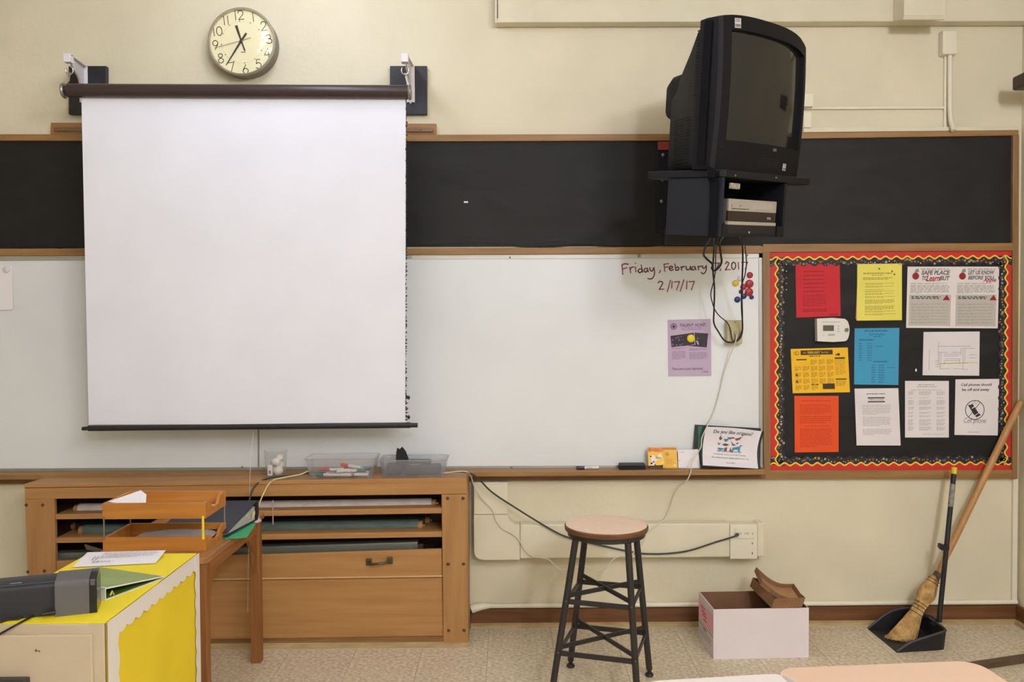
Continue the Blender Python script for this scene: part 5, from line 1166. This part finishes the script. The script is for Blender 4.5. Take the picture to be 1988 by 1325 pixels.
M_lime = mat('lime_vinyl', (150, 178, 96), .35, noise=.12, nscale=8); M_limed = mat('lime_inside', (74, 110, 30), .5)
M_wedge = mat('white_vinyl_edge', (222, 224, 214), .45)
MB().prism([A, B, C_, D_], (0, 0, -.003)).build('front_cover', M_wedge, gb)
s = Sheet(D_, C_, B, A); ink(s, gb, M_lime, lambda mb: s.rect(mb, .03, .015, .97, .93, .0008), 'cover_insert')
MB().prism([Ab, Bb, Cb, Db], (0, 0, -.0025)).build('back_cover', M_wedge, gb)
s = Sheet(Db, Cb, Bb, Ab); ink(s, gb, M_limed, lambda mb: s.rect(mb, .02, .02, .98, .98, .0008), 'inner_liner')
dsp = (B-A).normalized(); nsp = V((dsp.y, -dsp.x, 0))
MB().prism([A, B, Bb, Ab], nsp*-.003).build('spine', M_wedge, gb)
cm = (B*.9+C_*.1); MB().tube([V((cm.x, cm.y, FZ+.008))+(A-B)*.02, V((cm.x, cm.y, FZ+.02))+(C_-B)*.03+(A-B)*.02, V((cm.x, cm.y, FZ+.008))+(C_-B)*.06+(A-B)*.02], .003, 6).build('ring', mat('brass_ring', (190, 180, 110), .35, metal=.6), gb)
# long dark device
dv = thing('tabletop_device', 'long black tabletop machine with rounded grey end cover on the yellow cabinet', 'device', Z(90, 1195, FZ))
p0, p1 = Z(107, 1199, FZ), Z(190, 1190, FZ); dx = (p1-p0).normalized(); dyv = V((-dx.y, dx.x, 0)); hh = Y(107, 1131, p0.y).z-FZ
def D(x, y, z): return p0+dx*x+dyv*y+V((0, 0, z))
ln = (p1-p0).length
def prof_loft(x0_, x1_, y0_, y1_, h_, m, name, r=.018, n=5):
    pts = [(y0_, .0)]+[(y0_+r*.35-r*.35*math.cos(t*math.pi/2/n), h_-r+r*math.sin(t*math.pi/2/n)) for t in range(n+1)]+[(y1_-r+r*math.sin(t*math.pi/2/n), h_+.010-r+r*math.cos(t*math.pi/2/n)) for t in range(n+1)]+[(y1_, .0)]
    return MB().loft([[D(x0_, y, z) for y, z in pts], [D(x1_, y, z) for y, z in pts]]).build(name, m, dv, smooth=35)
prof_loft(0, ln*.80, 0, .085, hh, mat('device_grey', (96, 94, 96), .5, bump=.15, bscale=400), 'end_cover')
prof_loft(ln*.80, ln*.985, .001, .084, hh*1.0, mat('device_black', (30, 30, 34), .18), 'glossy_end', .02)
MB().fbox(D, ln*.83, ln*.94, -.001, .02, hh*.80, hh*.965).build('window', mat('device_window', (92, 92, 94), .15), dv, bevel=.002)
prof_loft(-.27, 0, .018, .10, hh*.90, mat('device_body', (46, 48, 54), .35), 'body', .012)
MB().fbox(D, -.27, -.0, .030, .036, hh*.90, hh*.925).build('top_seam', mat('device_black', (30, 30, 34), .18), dv)
MB().fbox(D, -.115, -.085, .045, .06, hh*.905, hh*.945).build('top_button', mat('device_button', (150, 152, 158), .3), dv, bevel=.003)
for nm, pts, lb in (('cord', [(107, 1187, .012), (95, 1189, .006), (80, 1191, .004), (60, 1199, .004), (35, 1212, .003), (10, 1226, .003), (-20, 1243, .002)], 'black cord running from the grey end cover off the cabinet front edge'), ('cord', [(52, 1191, .004), (45, 1197, .004), (36, 1202, .004), (15, 1204, .004), (-10, 1212, .004), (-40, 1215, .004)], 'thin black cord lying on the yellow top under the black machine')):
    P = []
    for px, py, dz in pts:
        q = Z(px, py, FZ+dz)
        if q.y < fy0-.014: q = Y(px, py, fy0-.018)
        P.append(q)
    tag(MB().tube(spline(P, 5), .0028, 7).build(nm, M_cabk, smooth=70), lb, 'cord')
MB().tube([D(.002, -.0, .014), D(-.03, -.002, .012)], .005, 8).build('cord_plug', M_cabk, dv)
# ------------------------------------------------------------------ stool
sc_ = V((.39, CAM.y+3.46, 0)); an = math.radians(17)
e1 = V((math.cos(an), -math.sin(an), 0)); e2 = V((-math.sin(an), -math.cos(an), 0))
SZ = .69
sl = thing('stool', 'tall black metal stool with round tan seat standing before the wall', 'stool', sc_)
st_c = Z(1177, 1018, SZ); st_c = V((st_c.x, st_c.y, 0))
MB().lathe([(.001, SZ-.002), (.165, SZ-.002), (.1655, SZ-.0005), (.155, SZ), (.001, SZ)], st_c, V((0, 0, 1)), 48).build('seat_laminate', mat('tan_laminate', (246, 214, 184), .4, noise=.04, nscale=30), sl, smooth=30)
MB().lathe([(.001, SZ-.022), (.168, SZ-.022), (.1705, SZ-.016), (.1705, SZ-.005), (.168, SZ-.0022), (.001, SZ-.0022)], st_c, V((0, 0, 1)), 48).build('seat_board', mat('seat_edge_wood', (128, 84, 52), .5, noise=.3, nscale=8, stretch=(1, 1, 12)), sl, smooth=30)
MB().lathe([(.001, SZ-.046), (.150, SZ-.046), (.158, SZ-.042), (.158, SZ-.0225), (.001, SZ-.0225)], st_c, V((0, 0, 1)), 40).build('seat_ring', M_stool, sl, smooth=30)
legs = {}
for nm, sx, sy in (('BL', -1, -1), ('BR', 1, -1), ('FL', -1, 1), ('FR', 1, 1)):
    top = st_c+e1*.105*sx+e2*.105*sy+V((0, 0, SZ-.044)); ft = sc_+e1*.172*sx+e2*.172*sy+V((0, 0, .03)); legs[nm] = (top, ft)
    lg = MB().tube([top, ft], .0135, 12).build('leg', M_stool, sl, smooth=50)
    d_ = (ft-top).normalized(); dx = V((d_.x, d_.y, 0)).normalized()
    MB().lathe([(.001, 0), (.016, 0), (.019, .006), (.015, .013), (.009, .016), (.009, .026), (.0135, .034)], V((ft.x, ft.y, 0)), V((0, 0, 1)), 14).build('foot_glide', mat('glide_dark', (50, 42, 40), .4, metal=.3), lg, smooth=40)
def at(nm, z): t, f = legs[nm]; k = (z-t.z)/(f.z-t.z); return t+(f-t)*k
def bar(n1, z1_, n2, z2_, w=.020, name='stretcher'):
    a, b_ = at(n1, z1_), at(n2, z2_); d_ = (b_-a).normalized(); s_ = d_.cross(V((0, 0, 1))).normalized(); u = s_.cross(d_)
    f = lambda x, y, z: a+d_*x+s_*y+u*z
    MB().fbox(f, .0, (b_-a).length, -.004, .004, -w/2, w/2).build(name, M_stool, sl, bevel=.001)
for z_ in (.398, .192):
    bar('FL', z_, 'FR', z_-.002); bar('BL', z_, 'BR', z_); bar('FL', z_, 'BL', z_); bar('FR', z_, 'BR', z_)
for z_ in (.420, .214):
    bar('FL', z_, 'BR', z_+.004, .018, 'cross_brace'); bar('BL', z_+.012, 'FR', z_-.003, .018, 'cross_brace')
for z_ in (.398, .192):
    for nm in ('FL', 'FR'):
        q = at(nm, z_); MB().ball(q+(CAM-q).normalized()*.0135, .0045, 8, 4).build('rivet', mat('rivet_grey', (104, 98, 92), .4, metal=.5), sl)
# ------------------------------------------------------------------ archive box with brown cardboard lids
a, b_ = Z(1385, 1281, 0), Z(1570, 1277, 0); yb0 = Z(1354, 1240, 0)
bh = Y(1478, 1182.5, (a.y+b_.y)/2).z
dxv = (b_-a).normalized(); dyv = V((-dxv.y, dxv.x, 0)); bw, bd = (b_-a).length, .30
def Bx(x, y, z): return a+dxv*x+dyv*y+V((0, 0, z))
bd = (yb0-a).dot(dyv)
ax_ = thing('archive_box', 'open white cardboard archive box with pink end label near the wall', 'box', Bx(bw/2, bd/2, 0))
M_bxw = mat('white_cardboard', (228, 218, 220), .75, noise=.03, nscale=5); M_bxi = mat('brown_cardboard_inside', (138, 98, 68), .85, noise=.1, nscale=12)
t = .004
def boxwall(x0, x1, y0, y1, inn):
    MB().fbox(Bx, x0, x1, y0, y1, 0, bh).build('wall', M_bxw, ax_)
boxwall(0, bw, 0, t, 0); boxwall(0, bw, bd-t, bd, 0); boxwall(0, t, t, bd-t, 0); boxwall(bw-t, bw, t, bd-t, 0)
for (x0, x1, y0, y1) in ((t, bw-t, t, t+.002), (t, bw-t, bd-t-.002, bd-t), (t, t+.002, t, bd-t), (bw-t-.002, bw-t, t, bd-t)):
    MB().fbox(Bx, x0, x1, y0, y1, .006, bh-.0005).build('liner', M_bxi, ax_)
MB().fbox(Bx, t, bw-t, t, bd-t, .001, .006).build('bottom', M_bxi, ax_)
s = Sheet(Bx(-.0005, bd, bh), Bx(-.0005, 0, bh), Bx(-.0005, 0, 0), Bx(-.0005, bd, 0)); s.n = -dxv
pk = ink(s, ax_, mat('pink_label', (240, 178, 190), .8), lambda mb: s.poly(mb, [(0.02, .15), (.30, .16), (.5, .17), (.99, .13), (.99, .52), (.02, .51)], .0008), 'pink_label')
def f(mb):
    for k, (u, v) in enumerate(((.2, .2), (.24, .28), (.3, .34))): s.lines(mb, u, u+.32, v, v+.05, 1, .7, .9, k, .0014)
    s.lines(mb, .38, .62, .42, .47, 1, .7, .9, 8, .0014)
ink(s, ax_, mat('label_red_ink', (176, 84, 110), .8), f, 'label_writing')
def f(mb):
    s.rect(mb, .06, .555, .99, .57); s.lines(mb, .08, .7, .6, .64, 1, .6, .7, 3); s.lines(mb, .08, .9, .68, .86, 4, .3, .6, 4); s.stroke(mb, [(.06, .56), (.06, .97)], .0015); s.rect(mb, .35, .615, .55, .65)
ink(s, ax_, M_inkg, f, 'printed_form')
M_bc = mat('brown_corrugated_lit', (190, 144, 98), .85, noise=.12, nscale=14, bump=.1, bscale=120); M_bco = mat('brown_corrugated_out', (150, 108, 74), .85, noise=.15, nscale=14)  # same cardboard; lid panels coloured lighter as the lit inside
def tray_lid(label, O, ex, ey, ez, L_, D__, rim, bend, twist=0):
    t_ = thing('cardboard_lid', label, 'lid', O, 'brown cardboard lids in the archive box'); n = 14
    def P(u, v, k): 
        zz = bend*(2*u-1)**2*(1 if u < .5 else .35); return O+ex*(L_*(u-.5))+ey*(D__*(v-.5))+ez*(zz+k)
    mb = MB(); mb.loft([[P(i/n, 0, 0), P(i/n, 1, 0), P(i/n, 1, .003), P(i/n, 0, .003)] for i in range(n+1)]); mb.build('panel', M_bc, t_, smooth=30)
    for v0, v1 in ((0, .02), (.98, 1)):
        mb = MB(); mb.loft([[P(i/n, v0, 0), P(i/n, v1, 0), P(i/n, v1, rim), P(i/n, v0, rim)] for i in range(n+1)]); mb.build('rim', M_bco, t_, smooth=30)
    for u0, u1 in ((0, .012), (.988, 1)):
        mb = MB(); mb.loft([[P(u0, v/4, 0), P(u1, v/4, 0), P(u1, v/4, rim), P(u0, v/4, rim)] for v in range(5)]); mb.build('rim', M_bco, t_)
    return P
def lidpx(px, py, y): return Y(px, py, y)
# lower lid tilted across the right end of the box, upper lid nested and bent upwards
def patchlid(label, TLo, TRo, BRo, BLo, sag, rim, name='cardboard_lid'):
    # corners of the open top: back-left, back-right, front-right, front-left
    t_ = thing(name, label, 'lid', (TLo+TRo+BRo+BLo)/4, 'brown cardboard lids in the archive box'); n = 10
    nr = (TRo-TLo).cross(BLo-TLo).normalized()
    if nr.z > 0: nr = -nr
    def P(u, v, k):
        return (TLo*(1-u)+TRo*u)*(1-v)+(BLo*(1-u)+BRo*u)*v+V((0, 0, -sag*math.sin(math.pi*u)))+nr*k
    mb = MB(); mb.add([P(i/n, j/4, rim) for j in range(5) for i in range(n+1)], [(j*(n+1)+i, j*(n+1)+i+1, (j+1)*(n+1)+i+1, (j+1)*(n+1)+i) for j in range(4) for i in range(n)])
    mb.build('panel', M_bc, t_, solid=.003, smooth=50)
    for v in (0, 1):
        mb = MB(); mb.add([P(i/n, v, k) for k in (0, rim) for i in range(n+1)], [(i, i+1, n+2+i, n+1+i) for i in range(n)]); mb.build('rim', M_bco, t_, solid=.003, smooth=50)
    for u in (0, 1):
        mb = MB(); mb.add([P(u, j/4, k) for k in (0, rim) for j in range(5)], [(j, j+1, 6+j, 5+j) for j in range(4)]); mb.build('rim', M_bco, t_, solid=.003)
    # flute holes along the front rim
    mb = MB()
    for k in range(2):
        for i in range(1, 7):
            q = P(.12+i*.12, 1, rim*(.3+.38*k)); o_ = (BLo-TLo).normalized()*.0022; r = .0022
            mb.add([q+o_+V((-r, 0, 0)), q+o_+V((0, 0, r)), q+o_+V((r, 0, 0)), q+o_+V((0, 0, -r))], [(0, 1, 2, 3)])
    h_ = mb.build('punch_marks', mat('punch_dark', (96, 64, 42), .9), t_); h_['kind'] = 'stuff'
yfr = Bx(bw, 0, 0).y
patchlid('lower brown cardboard lid resting on the right front edge of the archive box', Y(1462, 1122, yfr+.20), Y(1543, 1143, yfr+.22), Y(1563, 1161, yfr-.012), Y(1504, 1163, yfr-.012), .0, .045)
patchlid('upper brown cardboard lid bent up inside the lower one', Y(1469, 1102, yfr+.19), Y(1541, 1134, yfr+.19), Y(1560, 1162, yfr-.004), Y(1480, 1128, yfr+.06), .030, .022)

# ------------------------------------------------------------------ dustpan and broom
L1, L2, Rf = Z(1686, 1223, 0), Z(1741, 1268, 0), Z(1822, 1263, 0)
L1.y = max(min(L1.y, -.045), -.2); 
dp = thing('dustpan', 'black lobby dustpan with upright handle in the corner', 'dustpan', (L1+Rf)/2*1)
M_dp = mat('dustpan_black', (27, 26, 31), .5, bump=.05, bscale=90)
R2 = V((Rf.x+.035, Rf.y+.03, 0)); R3 = V((Rf.x+.035, -.075, 0)); 
lip_b, lip_f = L1, L2
hR = .088
fl_ = [lip_b+V((0, 0, .002)), lip_f+V((0, 0, .002)), Rf+V((0, 0, .002)), R2+V((0, 0, .002)), R3+V((0, 0, .002))]
mb = MB(); mb.add(fl_, [(0, 1, 2, 3, 4)]); mb.build('pan_floor', M_dp, dp, solid=.004)
out = V((.012, -.016, 0))
mb = MB()
lo = [lip_f, lip_f*.65+Rf*.35, Rf, R2, (R2+R3)/2, R3, R3*.5+lip_b*.5, lip_b]
hs = [.006, .046, hR*.95, hR, hR*1.0, hR*1.05, .085, .006]
ctr = (lip_b+lip_f+Rf+R3)/4
hi = [p+V((0, 0, h))+(p-ctr).normalized()*.10*h for p, h in zip(lo, hs)]
lo_s = spline(lo, 4); hi_s = spline(hi, 4); n = len(lo_s)
mb.add(lo_s+hi_s, [(i, i+1, n+i+1, n+i) for i in range(n-1)]); mb.build('pan_wall', M_dp, dp, solid=.004, smooth=50)
MB().tube(hi_s, .0055, 8).build('pan_rim', mat('dustpan_rim', (64, 62, 68), .5), dp, smooth=60)
hb_ = Y(1822, 1200, R3.y-.03); ht = Y(1853, 908, -.12)
hb_ = V((R3.x+.006, (R2.y+R3.y)/2+.01, .085)); 
hb_ = Y(1824, 1196, (R2.y+R3.y)/2-.03)
MB().tube([hb_-V((0, 0, .03)), hb_, hb_+(ht-hb_)*.965], .0115, 12).build('pole', M_dp, dp, smooth=50)
MB().tube([hb_+(ht-hb_)*.955, ht], .013, 12).build('yellow_grip', mat('yellow_plastic', (224, 196, 46), .45), dp, smooth=50)
MB().tube([hb_+(ht-hb_)*.73, hb_+(ht-hb_)*.885], .0125, 12).build('pole_label', mat('pole_label_grey', (166, 160, 152), .5, noise=.4, nscale=60), dp, smooth=50)
q = hb_+(ht-hb_)*.455
MB().box(q.x-.03, q.x+.008, q.y-.014, q.y+.014, q.z-.012, q.z+.012).build('broom_clip', M_dp, dp, bevel=.003)
MB().box(q.x-.036, q.x-.022, q.y-.014, q.y+.014, q.z-.004, q.z+.018).build('clip_jaw', M_dp, dp, bevel=.002)
MB().tube([V((R3.x-.005, (R2.y+R3.y)/2-.05, .085)), V((R3.x+.02, (R2.y+R3.y)/2-.02, .088)), V((R3.x+.02, (R2.y+R3.y)/2+.02, .088)), V((R3.x-.005, (R2.y+R3.y)/2+.05, .085))], .012, 8).build('hinge_socket', M_dp, dp, smooth=50)
MB().box(R3.x-.0, R3.x+.02, (R2.y+R3.y)/2-.03, (R2.y+R3.y)/2+.01, .012, .075).build('hinge_block', M_dp, dp, bevel=.006)
br = thing('broom', 'straw broom with wooden handle leaning in the right corner over the dustpan', 'broom', Y(1750, 1250, -.2))
top = Y(1983, 779, -.05); top.x = min(top.x, XR-.02); fer = Y(1817, 1122, -.10); tip = Y(1752, 1250, -.235)
dirv = (top-fer).normalized()
MB().tube([fer-dirv*.03, fer+dirv*.05, fer+dirv*.25, fer+(top-fer)*.95, top-dirv*.004, top], [.011, .0135, .0165, .0165, .015, .008], 14).build('handle', wood('broom_handle_wood', (196, 148, 92), (176, 126, 74), 2), br, smooth=50)
MB().tube([Y(1822, 1112, -.096), Y(1814, 1126, -.102)], [.017, .022], 16).build('ferrule', mat('ferrule_grey', (96, 90, 82), .45, metal=.4), br, smooth=50)
# straw body: sections along the axis (photo px centre, half width px, depth y)
SEC = [(1816, 1121, 10, -.172), (1811, 1130, 11, -.174), (1803, 1146, 16, -.18), (1798, 1156, 17, -.184), (1790, 1170, 12.5, -.19), (1784, 1180, 11, -.195), (1778, 1192, 12, -.20), (1768, 1212, 17, -.21), (1757, 1232, 22, -.225), (1748, 1247, 25, -.235)]
SEC = [(a_, b2, c_, -.102-.115*i_/9) for i_, (a_, b2, c_, d2) in enumerate(SEC)]
secs = []; axd = (Y(1748, 1247, -.235)-Y(1816, 1121, -.172)).normalized(); sd = axd.cross(V((0, 1, 0))).normalized(); nd = axd.cross(sd).normalized()
R_ = random.Random(9)
for px, py, hw, y in SEC:
    c = Y(px, py, y); r = hw/400.0
    secs.append([c+sd*r*math.cos(2*math.pi*k/20)+nd*r*.62*math.sin(2*math.pi*k/20) for k in range(20)])
mb = MB().loft(secs)
M_straw = mat('broom_straw', (222, 180, 114), .8, noise=.35, nscale=26, c2=(150, 106, 52))
mb.build('straw_core', M_straw, br, smooth=60)
mb = MB()
for k in range(420):
    a_ = R_.uniform(0, 2*math.pi); rr_ = R_.uniform(.55, 1.04); pts = []
    i0 = R_.choice([0, 1, 1, 4, 5])
    for (px, py, hw, y) in SEC[i0:]:
        c = Y(px, py, y); r = hw/400.0*rr_
        pts.append(c+sd*r*math.cos(a_)*1.03+nd*r*.62*math.sin(a_)*1.05)
    e = pts[-1]+(pts[-1]-pts[-2])*R_.uniform(.1, .9); e.z = max(e.z, .012); pts.append(e)
    w = sd*.0011
    for i in range(len(pts)-1): mb.add([pts[i]-w, pts[i]+w, pts[i+1]+w, pts[i+1]-w], [(0, 1, 2, 3)])
o = mb.build('bristles', mat('broom_straw_light', (236, 198, 132), .8, noise=.35, nscale=30, c2=(168, 120, 62)), br); o['kind'] = 'stuff'
for (px, py, hw, y) in ((1813, 1127, 12, -.108), (1810, 1132, 13, -.115), (1788, 1173, 13.0, -.156), (1785, 1178, 12.4, -.163), (1782, 1184, 12.4, -.170), (1778, 1191, 13, -.178)):
    c = Y(px, py, y); r = hw/400.0
    MB().tube([c+sd*r*math.cos(2*math.pi*k/20)+nd*r*.64*math.sin(2*math.pi*k/20) for k in range(21)], .0017, 6, False).build('binding', mat('binding_dark', (84, 72, 48), .6), br)
c = Y(1778, 1172, -.2)
MB().tube(spline([Y(1778, 1164, -.17), Y(1785, 1168, -.18), Y(1776, 1172, -.178), Y(1784, 1177, -.184), Y(1777, 1181, -.182)], 4), .0012, 5).build('wire_end', mat('binding_dark', (84, 72, 48), .6), br)

# ------------------------------------------------------------------ student desks at the lower right, bar on the floor
DZ = .735
def student_desk(label, P0, P1, dep, w_extra, m, rc=.05):
    a, b_ = Z(*P0, DZ), Z(*P1, DZ); d_ = (b_-a).normalized(); n_ = V((d_.y, -d_.x, 0)); wv = (b_-a).length
    O = a; f = lambda x, y, z: O+d_*x+n_*y+V((0, 0, z-DZ+DZ-0)) 
    f = lambda x, y, z: V((O.x, O.y, 0))+d_*x+n_*y+V((0, 0, z))
    t_ = thing('student_desk', label, 'desk', f(wv/2, dep/2, 0), 'student desks at the lower right')
    pts = []
    for cx, cy, s0 in ((rc, rc, 2), (wv-rc, rc, 3), (wv-rc, dep-rc, 0), (rc, dep-rc, 1)):
        for i in range(9):
            t = (s0+i/8)*math.pi/2; pts.append(f(cx+rc*math.cos(t), cy+rc*math.sin(t), DZ))
    MB().prism(pts, (0, 0, -.02)).build('desk_top', m, t_, bevel=.003)
    MB().fbox(f, .06, wv-.06, .05, dep-.06, DZ-.13, DZ-.021).build('book_box', mat('desk_metal_beige', (150, 138, 124), .5), t_, bevel=.006)
    for x in (.05, wv-.05):
        for y in (.06, dep-.06): 
            MB().cyl(f(x, y, .012), f(x, y, DZ-.021), .0125, 10).build('leg', M_chrome, t_, smooth=40)
            MB().cyl(f(x, y, 0), f(x, y, .014), .016, 10).build('foot', M_bk, t_, smooth=40)
student_desk('whiter student desk top at the bottom edge, left of the pink one', (1236, 1323.5), (1530, 1306), .46, 0, mat('pale_laminate', (228, 218, 212), .4))
student_desk('pinkish beige student desk top with rounded corners at bottom right', (1500, 1297.5), (1892, 1282), .46, 0, mat('pink_laminate', (220, 188, 164), .4))
a, b_ = Z(1868, 1307.5, 0), Z(2080, 1275, 0); d_ = (b_-a).normalized(); n_ = V((-d_.y, d_.x, 0))
b_ = a+d_*min((b_-a).length, (XR-.02-a.x)/d_.x)
mb = MB().prism([a, b_, b_+n_*.045, a+n_*.045], (0, 0, .022))
tag(mb.build('floor_bar', mat('dark_bar_wood', (104, 78, 58), .5, noise=.2, nscale=10), bevel=.002), 'dark brown bar lying on the floor at the far right', 'bar')
bpy.context.view_layer.update()
